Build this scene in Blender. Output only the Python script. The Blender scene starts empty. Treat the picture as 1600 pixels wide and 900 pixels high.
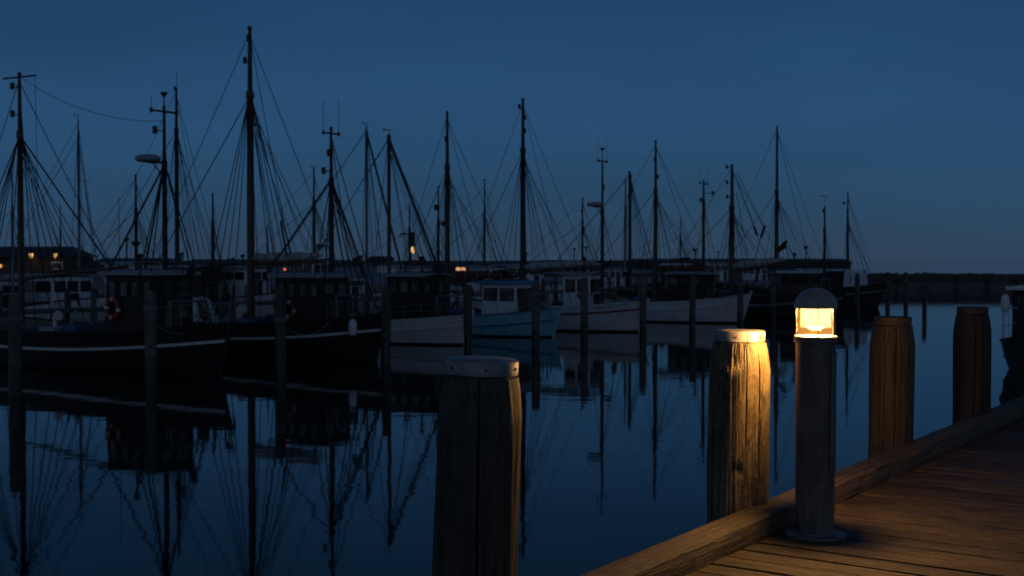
import bpy, bmesh, math, random
from mathutils import Vector, Matrix, noise
R = math.radians
random.seed(7)

# ------------------------------------------------------------------ camera, sky, exposure
FPX, HOR, EYE, DECK = 1920.0, 408.0, 2.9, 1.68      # focal length in pixels, horizon row, eye and deck height
scene = bpy.context.scene
col = scene.collection
cam_data = bpy.data.cameras.new('camera'); cam = bpy.data.objects.new('camera', cam_data); col.objects.link(cam)
cam_data.sensor_width = 36.0; cam_data.lens = 36.0 * FPX / 1600.0
cam_data.clip_start = 0.05; cam_data.clip_end = 20000
cam.location = (0, 0, EYE)
cam.rotation_euler = (R(90) - math.atan(42.0 / FPX), 0, 0)
cam_data.dof.use_dof = True; cam_data.dof.focus_distance = 5.4; cam_data.dof.aperture_fstop = 5.0
scene.camera = cam

world = bpy.data.worlds.new('World'); scene.world = world; world.use_nodes = True
wn, wl = world.node_tree.nodes, world.node_tree.links
bg = wn['Background']
sky = wn.new('ShaderNodeTexSky'); sky.sky_type = 'NISHITA'; sky.sun_disc = False
SUN_EL, SUN_ROT = R(3.0), R(205)                    # last light, low behind the camera
sky.sun_elevation = SUN_EL; sky.sun_rotation = SUN_ROT
sky.air_density = 1.0; sky.dust_density = 0.0; sky.ozone_density = 6.0
# even blue of the thin overcast after sunset: falls off towards the zenith and away from the last glow
geo = wn.new('ShaderNodeTexCoord'); sep = wn.new('ShaderNodeSeparateXYZ'); wl.new(geo.outputs['Generated'], sep.inputs[0])
elev = wn.new('ShaderNodeValToRGB'); wl.new(sep.outputs[2], elev.inputs[0])
er = elev.color_ramp; er.interpolation = 'EASE'
er.elements[0].position = 0.0; er.elements[0].color = (0.90, 0.80, 0.74, 1)
er.elements[1].position = 1.0; er.elements[1].color = (0.13, 0.14, 0.17, 1)
for p_, c_ in ((0.05, (0.92, 0.86, 0.85)), (0.11, (1.0, 1.0, 1.0)), (0.22, (0.74, 0.78, 0.82)), (0.5, (0.30, 0.33, 0.38))):
    q_ = er.elements.new(p_); q_.color = (*c_, 1)
glow = wn.new('ShaderNodeMapRange'); glow.inputs['From Min'].default_value = -1; glow.inputs['From Max'].default_value = 0.85
wl.new(sep.outputs[1], glow.inputs['Value'])
hue = wn.new('ShaderNodeMix'); hue.data_type = 'RGBA'; wl.new(glow.outputs[0], hue.inputs[0])
hue.inputs[6].default_value = (1.28, 1.85, 2.80, 1)        # paler, greyer half of the sky where the sun went down
hue.inputs[7].default_value = (0.215, 0.67, 1.50, 1)        # deep blue over the sea
blue2 = wn.new('ShaderNodeMix'); blue2.data_type = 'RGBA'; blue2.blend_type = 'MULTIPLY'; blue2.inputs[0].default_value = 1.0
cl = wn.new('ShaderNodeTexNoise'); cl.inputs['Scale'].default_value = 2.2; cl.inputs['Detail'].default_value = 5
cmap = wn.new('ShaderNodeMapping'); cmap.inputs['Scale'].default_value = (1, 1, 4.5); wl.new(geo.outputs['Generated'], cmap.inputs[0]); wl.new(cmap.outputs[0], cl.inputs['Vector'])
cr = wn.new('ShaderNodeMapRange'); cr.inputs['To Min'].default_value = 0.62; cr.inputs['To Max'].default_value = 1.38; wl.new(cl.outputs[0], cr.inputs['Value'])
thin = wn.new('ShaderNodeVectorMath'); thin.operation = 'SCALE'; wl.new(elev.outputs[0], thin.inputs[0]); wl.new(cr.outputs[0], thin.inputs['Scale'])   # thin uneven cloud
wl.new(thin.outputs[0], blue2.inputs[6]); wl.new(hue.outputs[2], blue2.inputs[7])
dusk = wn.new('ShaderNodeMix'); dusk.data_type = 'RGBA'; dusk.inputs[0].default_value = 0.86
wl.new(sky.outputs[0], dusk.inputs[6]); wl.new(blue2.outputs[2], dusk.inputs[7]); wl.new(dusk.outputs[2], bg.inputs['Color'])
bg.inputs['Strength'].default_value = 0.1
scene.view_settings.view_transform = 'Standard'; scene.view_settings.look = 'None'
scene.view_settings.exposure = 0.0; scene.view_settings.gamma = 1.0
scene.view_settings.use_curve_mapping = False
scene.render.engine = 'CYCLES'
scene.cycles.caustics_reflective = False; scene.cycles.caustics_refractive = False
scene.cycles.sample_clamp_indirect = 4.0
LAMP_COLOR, LAMP_POWER = (1.0, 0.54, 0.16), 130.0

# ------------------------------------------------------------------ materials
def mat(name, color, rough=0.6, metal=0.0, var=0.25, scale=6.0, stretch=(1, 1, 1), bump=0.0, bscale=40.0,
        dark=None, spec=0.5, coat=0.0):
    m = bpy.data.materials.new(name); m.use_nodes = True
    n, l = m.node_tree.nodes, m.node_tree.links
    b = n['Principled BSDF']
    b.inputs['Roughness'].default_value = rough; b.inputs['Metallic'].default_value = metal
    b.inputs['Specular IOR Level'].default_value = spec; b.inputs['Coat Weight'].default_value = coat
    tc = n.new('ShaderNodeTexCoord'); oi = n.new('ShaderNodeObjectInfo')
    mm = n.new('ShaderNodeVectorMath'); mm.operation = 'MULTIPLY_ADD'
    mm.inputs[1].default_value = (1, 1, 1)
    sc = n.new('ShaderNodeMath'); sc.operation = 'MULTIPLY'; sc.inputs[1].default_value = 50.0
    l.new(oi.outputs['Random'], sc.inputs[0]); l.new(tc.outputs['Object'], mm.inputs[0]); l.new(sc.outputs[0], mm.inputs[2])
    mp = n.new('ShaderNodeMapping'); mp.inputs['Scale'].default_value = stretch; l.new(mm.outputs[0], mp.inputs[0])
    nz = n.new('ShaderNodeTexNoise'); nz.inputs['Scale'].default_value = scale; nz.inputs['Detail'].default_value = 6
    nz.inputs['Roughness'].default_value = 0.65
    l.new(mp.outputs[0], nz.inputs['Vector'])
    rp = n.new('ShaderNodeValToRGB'); rp.color_ramp.elements[0].position = 0.3; rp.color_ramp.elements[1].position = 0.7
    d = dark if dark else tuple(c * (1 - var) for c in color)
    br = tuple(min(0.85, c * (1 + var * 0.5)) for c in color)
    rp.color_ramp.elements[0].color = (*d, 1); rp.color_ramp.elements[1].color = (*br, 1)
    l.new(nz.outputs[0], rp.inputs[0]); l.new(rp.outputs[0], b.inputs['Base Color'])
    if bump:
        n2 = n.new('ShaderNodeTexNoise'); n2.inputs['Scale'].default_value = bscale; n2.inputs['Detail'].default_value = 5
        l.new(mp.outputs[0], n2.inputs['Vector'])
        bp = n.new('ShaderNodeBump'); bp.inputs['Strength'].default_value = bump; bp.inputs['Distance'].default_value = 0.01
        l.new(n2.outputs[0], bp.inputs['Height']); l.new(bp.outputs[0], b.inputs['Normal'])
    return m

def wood(name, pale, mid, dark, axis, rough=0.6, bump=0.5, knots=True, stain=0.55, green=0.0, run=1.0):
    """weathered timber: grain runs along the given axis (0 = x, 2 = z), long streaks, checks and stains"""
    m = bpy.data.materials.new(name); m.use_nodes = True
    n, l = m.node_tree.nodes, m.node_tree.links
    b = n['Principled BSDF']
    tc = n.new('ShaderNodeTexCoord'); oi = n.new('ShaderNodeObjectInfo')
    sc = n.new('ShaderNodeMath'); sc.operation = 'MULTIPLY'; sc.inputs[1].default_value = 70.0
    l.new(oi.outputs['Random'], sc.inputs[0])
    ad = n.new('ShaderNodeVectorMath'); ad.operation = 'ADD'
    l.new(tc.outputs['Object'], ad.inputs[0]); l.new(sc.outputs[0], ad.inputs[1])
    def mapped(s, along):
        mp = n.new('ShaderNodeMapping'); v = [s, s, s]; v[axis] = along * run
        mp.inputs['Scale'].default_value = v; l.new(ad.outputs[0], mp.inputs[0]); return mp
    def nz(s, along, det=6, rg=0.6, dist=0.0):
        t = n.new('ShaderNodeTexNoise'); t.inputs['Scale'].default_value = 1.0; t.inputs['Detail'].default_value = det
        t.inputs['Roughness'].default_value = rg; t.inputs['Distortion'].default_value = dist
        l.new(mapped(s, along).outputs[0], t.inputs['Vector']); return t
    def ramp(src, stops):
        r = n.new('ShaderNodeValToRGB'); e = r.color_ramp.elements
        e[0].position, e[0].color = stops[0][0], (*stops[0][1], 1); e[1].position, e[1].color = stops[-1][0], (*stops[-1][1], 1)
        for p, c in stops[1:-1]:
            q = e.new(p); q.color = (*c, 1)
        l.new(src, r.inputs[0]); return r
    grain = nz(38, 1.6, 7, 0.65, 0.6); fine = nz(140, 5, 3, 0.6); patch = nz(5, 1.3, 5, 0.6, 0.4); blot = nz(9, 3.5, 6, 0.7, 1.2)
    base = ramp(grain.outputs[0], [(0.30, dark), (0.46, mid), (0.62, pale), (0.78, tuple(c * 1.15 for c in pale))])
    def mixc(fac, a, c, mode='MULTIPLY', f=None):
        x = n.new('ShaderNodeMix'); x.data_type = 'RGBA'; x.blend_type = mode
        if f is None: l.new(fac, x.inputs[0])
        else: x.inputs[0].default_value = f
        l.new(a, x.inputs[6])
        if isinstance(c, tuple): x.inputs[7].default_value = (*c, 1)
        else: l.new(c, x.inputs[7])
        return x
    fr = ramp(fine.outputs[0], [(0.35, (0.6, 0.6, 0.6)), (0.65, (1.1, 1.1, 1.1))])
    c1 = mixc(None, base.outputs[0], fr.outputs[0], 'MULTIPLY', 0.6)
    pr = ramp(patch.outputs[0], [(0.35, (0.55, 0.55, 0.55)), (0.65, (1.15, 1.15, 1.15))])
    c2 = mixc(None, c1.outputs[2], pr.outputs[0], 'MULTIPLY', 0.8)
    br = ramp(blot.outputs[0], [(0.50, (0, 0, 0)), (0.66, (stain, stain, stain))])
    c3 = mixc(br.outputs[0], c2.outputs[2], tuple(x * 0.35 for x in dark), 'MIX')
    chk = nz(75, 0.9, 2, 0.5, 0.8); kr = ramp(chk.outputs[0], [(0.30, (1, 1, 1)), (0.37, (0, 0, 0))])
    c4 = mixc(kr.outputs[0], c3.outputs[2], tuple(x * 0.22 for x in dark), 'MIX')
    spk = nz(60, 22, 4, 0.7); sr = ramp(spk.outputs[0], [(0.38, (0.45, 0.45, 0.45)), (0.58, (1.12, 1.12, 1.12))])
    c3 = mixc(None, c4.outputs[2], sr.outputs[0], 'MULTIPLY', 0.7)
    last = c3
    if green:
        gz = nz(3.0, 2.2, 4, 0.6, 0.5); gr = ramp(gz.outputs[0], [(0.45, (0, 0, 0)), (0.7, (green, green, green))])
        last = mixc(gr.outputs[0], c3.outputs[2], (0.05, 0.06, 0.018), 'MIX')
    # each piece of timber a little lighter or darker than the next
    mr = n.new('ShaderNodeMapRange'); mr.inputs['To Min'].default_value = 0.6; mr.inputs['To Max'].default_value = 1.3
    l.new(oi.outputs['Random'], mr.inputs['Value'])
    hs = n.new('ShaderNodeHueSaturation'); l.new(mr.outputs[0], hs.inputs['Value']); l.new(last.outputs[2], hs.inputs['Color'])
    l.new(hs.outputs[0], b.inputs['Base Color'])
    rr = n.new('ShaderNodeMapRange'); rr.inputs['To Min'].default_value = rough - 0.15; rr.inputs['To Max'].default_value = rough + 0.2
    l.new(patch.outputs[0], rr.inputs['Value']); l.new(rr.outputs[0], b.inputs['Roughness'])
    hsum = n.new('ShaderNodeMath'); hsum.operation = 'MULTIPLY_ADD'; hsum.inputs[1].default_value = 0.35
    l.new(fine.outputs[0], hsum.inputs[0]); l.new(grain.outputs[0], hsum.inputs[2])
    h2 = n.new('ShaderNodeMath'); h2.operation = 'MULTIPLY_ADD'; h2.inputs[1].default_value = -0.8
    l.new(kr.outputs[0], h2.inputs[0]); l.new(hsum.outputs[0], h2.inputs[2])
    h3 = n.new('ShaderNodeMath'); h3.operation = 'MULTIPLY_ADD'; h3.inputs[1].default_value = 0.4
    l.new(spk.outputs[0], h3.inputs[0]); l.new(h2.outputs[0], h3.inputs[2])
    bp = n.new('ShaderNodeBump'); bp.inputs['Strength'].default_value = bump; bp.inputs['Distance'].default_value = 0.012
    l.new(h3.outputs[0], bp.inputs['Height']); l.new(bp.outputs[0], b.inputs['Normal'])
    return m

def emit(name, color, strength):
    m = bpy.data.materials.new(name); m.use_nodes = True
    n, l = m.node_tree.nodes, m.node_tree.links
    n.remove(n['Principled BSDF'])
    e = n.new('ShaderNodeEmission'); e.inputs[0].default_value = (*color, 1); e.inputs[1].default_value = strength
    l.new(e.outputs[0], n['Material Output'].inputs[0]); return m

def glow_glass(name, color, strength):
    """lamp glass that lets the light through and glows itself"""
    m = bpy.data.materials.new(name); m.use_nodes = True
    n, l = m.node_tree.nodes, m.node_tree.links
    n.remove(n['Principled BSDF'])
    t = n.new('ShaderNodeBsdfTransparent'); e = n.new('ShaderNodeEmission'); e.inputs[0].default_value = (*color, 1); e.inputs[1].default_value = strength
    a = n.new('ShaderNodeAddShader'); l.new(t.outputs[0], a.inputs[0]); l.new(e.outputs[0], a.inputs[1])
    l.new(a.outputs[0], n['Material Output'].inputs[0]); return m

def pane_mat(name, tintc, gloss=0.08, transl=0.0):
    m = bpy.data.materials.new(name); m.use_nodes = True
    n, l = m.node_tree.nodes, m.node_tree.links
    n.remove(n['Principled BSDF'])
    t = n.new('ShaderNodeBsdfTransparent'); t.inputs[0].default_value = (*tintc, 1)
    last = t
    if transl:
        tr = n.new('ShaderNodeBsdfTranslucent'); tr.inputs[0].default_value = (*tintc, 1)
        mx = n.new('ShaderNodeMixShader'); mx.inputs[0].default_value = transl
        l.new(t.outputs[0], mx.inputs[1]); l.new(tr.outputs[0], mx.inputs[2]); last = mx
    g = n.new('ShaderNodeBsdfGlossy'); g.inputs['Roughness'].default_value = 0.08
    m2 = n.new('ShaderNodeMixShader'); m2.inputs[0].default_value = gloss
    l.new(last.outputs[0], m2.inputs[1]); l.new(g.outputs[0], m2.inputs[2])
    l.new(m2.outputs[0], n['Material Output'].inputs[0]); return m

M = {}
M['pile'] = wood('weathered_pile_wood', (0.085, 0.058, 0.032), (0.052, 0.035, 0.019), (0.012, 0.008, 0.005), 2, 0.6, 0.7, stain=0.6, green=0.35)
M['pile_lit'] = wood('lamplit_pile_wood', (0.27, 0.195, 0.10), (0.165, 0.115, 0.056), (0.03, 0.02, 0.011), 2, 0.6, 1.0, stain=0.85, green=0.25, run=1.7)  # wood made paler on this pile to stand in for stronger lamp light
M['pile_dark'] = wood('tarred_pile_wood', (0.15, 0.105, 0.062), (0.09, 0.062, 0.036), (0.02, 0.014, 0.009), 2, 0.6, 0.7, stain=0.6, green=0.25)
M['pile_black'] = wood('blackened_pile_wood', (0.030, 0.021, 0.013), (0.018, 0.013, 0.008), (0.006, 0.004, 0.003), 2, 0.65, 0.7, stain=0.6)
M['pile_far'] = wood('wet_pile_wood', (0.20, 0.18, 0.15), (0.13, 0.115, 0.095), (0.05, 0.045, 0.04), 2, 0.7, 0.3, stain=0.4)
M['pile_wet'] = mat('slimy_pile_foot', (0.018, 0.018, 0.014), 0.35, var=0.4)
M['plank'] = wood('deck_plank_wood', (0.092, 0.064, 0.039), (0.050, 0.034, 0.021), (0.007, 0.005, 0.0035), 0, 0.62, 1.0, stain=0.9, run=2.2)
M['kerb'] = wood('kerb_wood', (0.15, 0.105, 0.054), (0.095, 0.063, 0.031), (0.022, 0.014, 0.008), 0, 0.65, 1.0, stain=0.95, green=0.3, run=1.6)
M['joist'] = wood('joist_wood', (0.12, 0.09, 0.06), (0.08, 0.06, 0.04), (0.03, 0.02, 0.015), 0, 0.7, 0.2)
M['rusty'] = mat('rusty_cap', (0.055, 0.040, 0.032), 0.65, 0.2, var=0.5, scale=18, bump=0.2, bscale=60)
M['zinc'] = mat('dull_zinc', (0.25, 0.245, 0.245), 0.5, 0.3, var=0.35, scale=14, bump=0.15, bscale=60)
M['bolt'] = mat('bolt_steel', (0.05, 0.045, 0.04), 0.5, 0.7)
M['lamp_paint'] = mat('anthracite_paint', (0.14, 0.115, 0.10), 0.55, 0.1, var=0.6, scale=7, stretch=(3, 3, .8), bump=0.12, bscale=120)
M['dome'] = mat('glare_lightened_dome', (0.30, 0.26, 0.23), 0.5, 0.1, var=0.35, scale=16, bump=0.08, bscale=150)  # dome colour lightened to stand in for the lamp's glare on it
M['galv'] = mat('galvanised_foot', (0.16, 0.17, 0.18), 0.5, 0.4, var=0.4, scale=25)
M['clear'] = pane_mat('clear_lamp_glass', (1, 0.97, 0.92), 0.05)
M['frost'] = glow_glass('frosted_lamp_glass', (1, 0.42, 0.07), 0.34)
M['lamp_glow'] = glow_glass('soft_glow_shell', (1.0, 0.58, 0.19), 0.55)  # glow of the shells added inside the lens
M['brass'] = mat('brass', (0.35, 0.27, 0.12), 0.4, 0.9)

M['hull_black'] = mat('tarred_hull', (0.012, 0.011, 0.011), 0.5, var=0.3)
M['hull_white'] = mat('white_hull_paint', (0.78, 0.77, 0.75), 0.45, var=0.14, scale=2.5, bump=0.05)
M['hull_blue'] = mat('blue_hull_paint', (0.30, 0.66, 0.80), 0.45, var=0.2, scale=2.5)
M['hull_dark'] = mat('dark_hull_paint', (0.03, 0.022, 0.02), 0.5, var=0.3)
M['hull_green'] = mat('green_hull_paint', (0.03, 0.09, 0.07), 0.5, var=0.3)
def hull_relief(m, stain, amt):
    n, l = m.node_tree.nodes, m.node_tree.links; b = n['Principled BSDF']
    tc = n.new('ShaderNodeTexCoord'); sp = n.new('ShaderNodeSeparateXYZ'); l.new(tc.outputs['Object'], sp.inputs[0])
    k = n.new('ShaderNodeMath'); k.operation = 'MULTIPLY'; k.inputs[1].default_value = 6.5; l.new(sp.outputs[2], k.inputs[0])
    fr = n.new('ShaderNodeMath'); fr.operation = 'FRACT'; l.new(k.outputs[0], fr.inputs[0])
    bp = n.new('ShaderNodeBump'); bp.inputs['Strength'].default_value = 0.7; bp.inputs['Distance'].default_value = 0.02
    l.new(fr.outputs[0], bp.inputs['Height']); l.new(bp.outputs[0], b.inputs['Normal'])
    mp = n.new('ShaderNodeMapping'); mp.inputs['Scale'].default_value = (5, 5, .7); l.new(tc.outputs['Object'], mp.inputs[0])
    nz = n.new('ShaderNodeTexNoise'); nz.inputs['Scale'].default_value = 1.2; nz.inputs['Detail'].default_value = 6; nz.inputs['Roughness'].default_value = .7; l.new(mp.outputs[0], nz.inputs['Vector'])
    rp = n.new('ShaderNodeValToRGB'); rp.color_ramp.elements[0].position = .5; rp.color_ramp.elements[1].position = .75
    rp.color_ramp.elements[0].color = (0, 0, 0, 1); rp.color_ramp.elements[1].color = (amt, amt, amt, 1); l.new(nz.outputs[0], rp.inputs[0])
    src = b.inputs['Base Color'].links[0].from_socket
    mx = n.new('ShaderNodeMix'); mx.data_type = 'RGBA'; l.new(rp.outputs[0], mx.inputs[0]); l.new(src, mx.inputs[6]); mx.inputs[7].default_value = (*stain, 1)
    l.new(mx.outputs[2], b.inputs['Base Color'])
hull_relief(M['hull_white'], (0.26, 0.21, 0.16), .45); hull_relief(M['hull_blue'], (0.06, 0.10, 0.12), .7)
M['boot'] = mat('boot_topping', (0.012, 0.011, 0.012), 0.45)
M['white'] = mat('white_paint', (0.74, 0.74, 0.72), 0.5, var=0.15, scale=3)
M['trim_blue'] = mat('blue_trim_paint', (0.07, 0.22, 0.42), 0.5)
M['red'] = mat('red_trim_paint', (0.22, 0.03, 0.025), 0.5)
M['varnish'] = mat('dark_varnish', (0.018, 0.009, 0.006), 0.65, var=0.5, scale=5, stretch=(1, 1, .2))
M['brown'] = mat('brown_stained_wood', (0.10, 0.055, 0.03), 0.6, var=0.5, scale=8, stretch=(.3, 1, 1))
M['deckwood'] = mat('boat_deck_wood', (0.13, 0.11, 0.085), 0.7, var=0.4, scale=6, stretch=(.2, 1, 1))
M['spar'] = mat('oiled_spar', (0.10, 0.055, 0.028), 0.45, var=0.35, scale=8, stretch=(1, 1, .1))
M['spar_dark'] = mat('dark_spar', (0.022, 0.018, 0.016), 0.5, var=0.4)
M['alu'] = mat('aluminium_spar', (0.20, 0.21, 0.23), 0.45, 0.5)
M['rope'] = mat('dark_rope', (0.02, 0.02, 0.022), 0.8)
M['rope_pale'] = mat('pale_rope', (0.25, 0.22, 0.18), 0.9)
M['rope_green'] = mat('green_rope', (0.02, 0.07, 0.06), 0.8)
M['sail_white'] = mat('white_sailcloth', (0.42, 0.42, 0.42), 0.8, var=0.35, scale=5, bump=0.4, bscale=9)
M['sail_red'] = mat('tan_sail_cover', (0.13, 0.035, 0.028), 0.8, var=0.4, scale=5, bump=0.4, bscale=9)
M['sail_blue'] = mat('navy_sail_cover', (0.025, 0.04, 0.08), 0.8, var=0.4, scale=5, bump=0.4, bscale=9)
M['glass'] = mat('dark_window_glass', (0.02, 0.024, 0.03), 0.06, var=0.1, spec=0.6)
M['roofgrey'] = mat('grey_roof_paint', (0.30, 0.31, 0.33), 0.6, var=0.2)
M['orange'] = mat('lifebuoy_orange', (0.34, 0.04, 0.02), 0.6, var=0.15)
M['tarp_green'] = mat('green_tarpaulin', (0.02, 0.10, 0.085), 0.6, var=0.3, bump=0.3, bscale=7)
M['tarp_white'] = mat('white_tarpaulin', (0.72, 0.73, 0.74), 0.7, var=0.2, scale=4, bump=0.4, bscale=6)
M['crate_blue'] = mat('blue_plastic', (0.04, 0.11, 0.25), 0.5)
M['crate_grey'] = mat('grey_plastic', (0.33, 0.35, 0.36), 0.5)
M['flag'] = mat('flag_cloth', (0.05, 0.018, 0.02), 0.8)
M['shed'] = mat('tarred_shed_boards', (0.05, 0.045, 0.045), 0.8, var=0.4, scale=3, stretch=(1, 1, .1))
M['shed_roof'] = mat('shed_roof_felt', (0.055, 0.06, 0.065), 0.8)
M['concrete'] = mat('quay_concrete', (0.22, 0.21, 0.20), 0.85, var=0.3, scale=1.5)
M['land'] = mat('low_heath', (0.045, 0.05, 0.035), 0.95, var=0.5, scale=0.05)
M['stone'] = mat('breakwater_stone', (0.14, 0.13, 0.12), 0.85, var=0.5, scale=2)
M['amber'] = emit('amber_lamp', (1.0, 0.50, 0.16), 1.2)
M['amber_dim'] = emit('amber_window_light', (1.0, 0.5, 0.2), .8)
M['warm_white'] = emit('warm_white_lamp', (1.0, 0.72, 0.5), 2.2)
M['red_lamp'] = emit('red_lamp', (1.0, 0.14, 0.09), 0.9)

# harbour water: a dark body whose brightness is all reflection, with low lazy ripples
wm = bpy.data.materials.new('harbour_water'); wm.use_nodes = True; M['water'] = wm
n, l = wm.node_tree.nodes, wm.node_tree.links
b = n['Principled BSDF']
b.inputs['Base Color'].default_value = (0.004, 0.007, 0.010, 1); b.inputs['Roughness'].default_value = 0.035
b.inputs['IOR'].default_value = 1.33; b.inputs['Specular IOR Level'].default_value = 0.30
tc = n.new('ShaderNodeTexCoord')
def wnoise(sx, sy, det):
    mp = n.new('ShaderNodeMapping'); mp.inputs['Scale'].default_value = (sx, sy, 1); l.new(tc.outputs['Object'], mp.inputs[0])
    t = n.new('ShaderNodeTexNoise'); t.inputs['Scale'].default_value = 1.0; t.inputs['Detail'].default_value = det
    l.new(mp.outputs[0], t.inputs['Vector']); return t
w1, w2 = wnoise(0.55, 0.9, 2), wnoise(2.6, 3.4, 2)
b1 = n.new('ShaderNodeBump'); b1.inputs['Strength'].default_value = 1.0; b1.inputs['Distance'].default_value = 0.0045
b2 = n.new('ShaderNodeBump'); b2.inputs['Strength'].default_value = 1.0; b2.inputs['Distance'].default_value = 0.0008
l.new(w1.outputs[0], b1.inputs['Height']); l.new(w2.outputs[0], b2.inputs['Height'])
l.new(b1.outputs[0], b2.inputs['Normal']); l.new(b2.outputs[0], b.inputs['Normal'])

# ------------------------------------------------------------------ mesh helpers
def orient(p, q):
    d = Vector(q) - Vector(p); return d.length, d.to_track_quat('Z', 'Y').to_matrix()

class MB:
    """collects shapes; build() links them as ONE mesh object"""
    def __init__(s): s.v, s.f, s.mi = [], [], []
    def add(s, v, f, mi=0, T=None):
        o = len(s.v)
        s.v += [tuple(T @ Vector(p)) for p in v] if T is not None else [tuple(p) for p in v]
        s.f += [tuple(i + o for i in x) for x in f]; s.mi += [mi] * len(f); return s
    def box(s, x0, x1, y0, y1, z0, z1, mi=0, taper=0.0, T=None):
        c = taper
        v = [(x0, y0, z0), (x1, y0, z0), (x1, y1, z0), (x0, y1, z0),
             (x0 + c, y0 + c, z1), (x1 - c, y0 + c, z1), (x1 - c, y1 - c, z1), (x0 + c, y1 - c, z1)]
        return s.add(v, [(0, 3, 2, 1), (4, 5, 6, 7), (0, 1, 5, 4), (1, 2, 6, 5), (2, 3, 7, 6), (3, 0, 4, 7)], mi, T)
    def tube(s, p, q, r0, r1=None, n=8, mi=0):
        r1 = r0 if r1 is None else r1
        L, m = orient(p, q); p = Vector(p); v = []
        for z, r in ((0, r0), (L, r1)):
            for k in range(n):
                a = 2 * math.pi * k / n; v.append(p + m @ Vector((r * math.cos(a), r * math.sin(a), z)))
        f = [(k, (k + 1) % n, n + (k + 1) % n, n + k) for k in range(n)] + [tuple(range(n))[::-1], tuple(range(n, 2 * n))]
        return s.add(v, f, mi)
    def lathe(s, prof, n=32, c=(0, 0, 0), mi=0, closed=False):
        v, f = [], []
        for r, z in prof:
            for k in range(n):
                a = 2 * math.pi * k / n; v.append((c[0] + r * math.cos(a), c[1] + r * math.sin(a), c[2] + z))
        m = len(prof)
        for i in range(m - 1 + (1 if closed else 0)):
            j = (i + 1) % m
            for k in range(n): f.append((i * n + k, i * n + (k + 1) % n, j * n + (k + 1) % n, j * n + k))
        if not closed: f += [tuple(range(n))[::-1], tuple(range((m - 1) * n, m * n))]
        return s.add(v, f, mi)
    def sweep(s, pts, rad, n=8, mi=0, caps=True):
        pts = [Vector(p) for p in pts]; v, f = [], []
        up = Vector((0, 0, 1))
        for i, p in enumerate(pts):
            t = (pts[min(i + 1, len(pts) - 1)] - pts[max(i - 1, 0)]).normalized()
            sx = t.cross(up); sx = sx.normalized() if sx.length > 1e-3 else Vector((1, 0, 0)); sy = sx.cross(t)
            r = rad[i] if isinstance(rad, (list, tuple)) else rad
            for k in range(n):
                a = 2 * math.pi * k / n; v.append(p + sx * (r * math.cos(a)) + sy * (r * math.sin(a)))
        for i in range(len(pts) - 1):
            for k in range(n): f.append((i * n + k, i * n + (k + 1) % n, (i + 1) * n + (k + 1) % n, (i + 1) * n + k))
        if caps: f += [tuple(range(n))[::-1], tuple(range((len(pts) - 1) * n, len(pts) * n))]
        return s.add(v, f, mi)
    def mesh(s, name, mats, smooth=40, bevel=0.0, seg=2):
        me = bpy.data.meshes.new(name); me.from_pydata(s.v, [], s.f); me.validate()
        for m in (mats if isinstance(mats, (list, tuple)) else [mats]): me.materials.append(m)
        if len(s.mi) == len(me.polygons):
            me.polygons.foreach_set('material_index', s.mi)
        bm = bmesh.new(); bm.from_mesh(me); bmesh.ops.recalc_face_normals(bm, faces=bm.faces)
        if bevel:
            es = [e for e in bm.edges if len(e.link_faces) == 2 and e.calc_face_angle() > R(40)]
            bmesh.ops.bevel(bm, geom=es, offset=bevel, segments=seg, affect='EDGES', profile=0.6)
        bm.to_mesh(me); bm.free()
        if smooth:
            me.shade_smooth(); me.set_sharp_from_angle(angle=R(smooth))
        me.update(); return me
    def build(s, name, mats, parent=None, loc=(0, 0, 0), rot=(0, 0, 0), **kw):
        return put(name, s.mesh(name, mats, **kw), parent, loc, rot)

def put(name, data, parent=None, loc=(0, 0, 0), rot=(0, 0, 0)):
    o = bpy.data.objects.new(name, data); col.objects.link(o)
    o.location = loc; o.rotation_euler = rot
    if parent: o.parent = parent
    return o
def tag(o, label=None, cat=None, group=None, kind=None):
    if label: o['label'] = label
    if cat: o['category'] = cat
    if group: o['group'] = group
    if kind: o['kind'] = kind
    return o
def thing(name, label, cat, loc=(0, 0, 0), rz=0.0, group=None):
    return tag(put(name, None, None, loc, (0, 0, rz)), label, cat, group)

UNIT = {}
def rope(name, p, q, r, m, parent=None):
    """a straight line of rigging: shared unit cylinder, stretched between two points"""
    if m.name not in UNIT:
        UNIT[m.name] = MB().tube((0, 0, 0), (0, 0, 1), 1, 1, 6).mesh('line_of_' + m.name, m)
    L, mm = orient(p, q)
    o = put(name, UNIT[m.name], parent)
    mx = mm.to_4x4(); mx.translation = Vector(p)
    o.matrix_basis = mx @ Matrix.Diagonal((r, r, L, 1)); return o

def ground(px, d): return ((px - 800.0) / FPX * d, d)
def height(py, d): return EYE - (py - HOR) / FPX * d

U = Vector((0.565, 0.825, 0)).normalized()        # along the quay and the rows of moorings
N = Vector((-0.825, 0.565, 0)).normalized()       # across the basin
UANG = math.atan2(U.y, U.x)

# ------------------------------------------------------------------ setting
MB().add([(-6000, -200, 0), (6000, -200, 0), (6000, 15000, 0), (-6000, 15000, 0)], [(0, 1, 2, 3)]).build('water', M['water'])['kind'] = 'structure'
tag(bpy.data.objects['water'], kind='structure')

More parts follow.
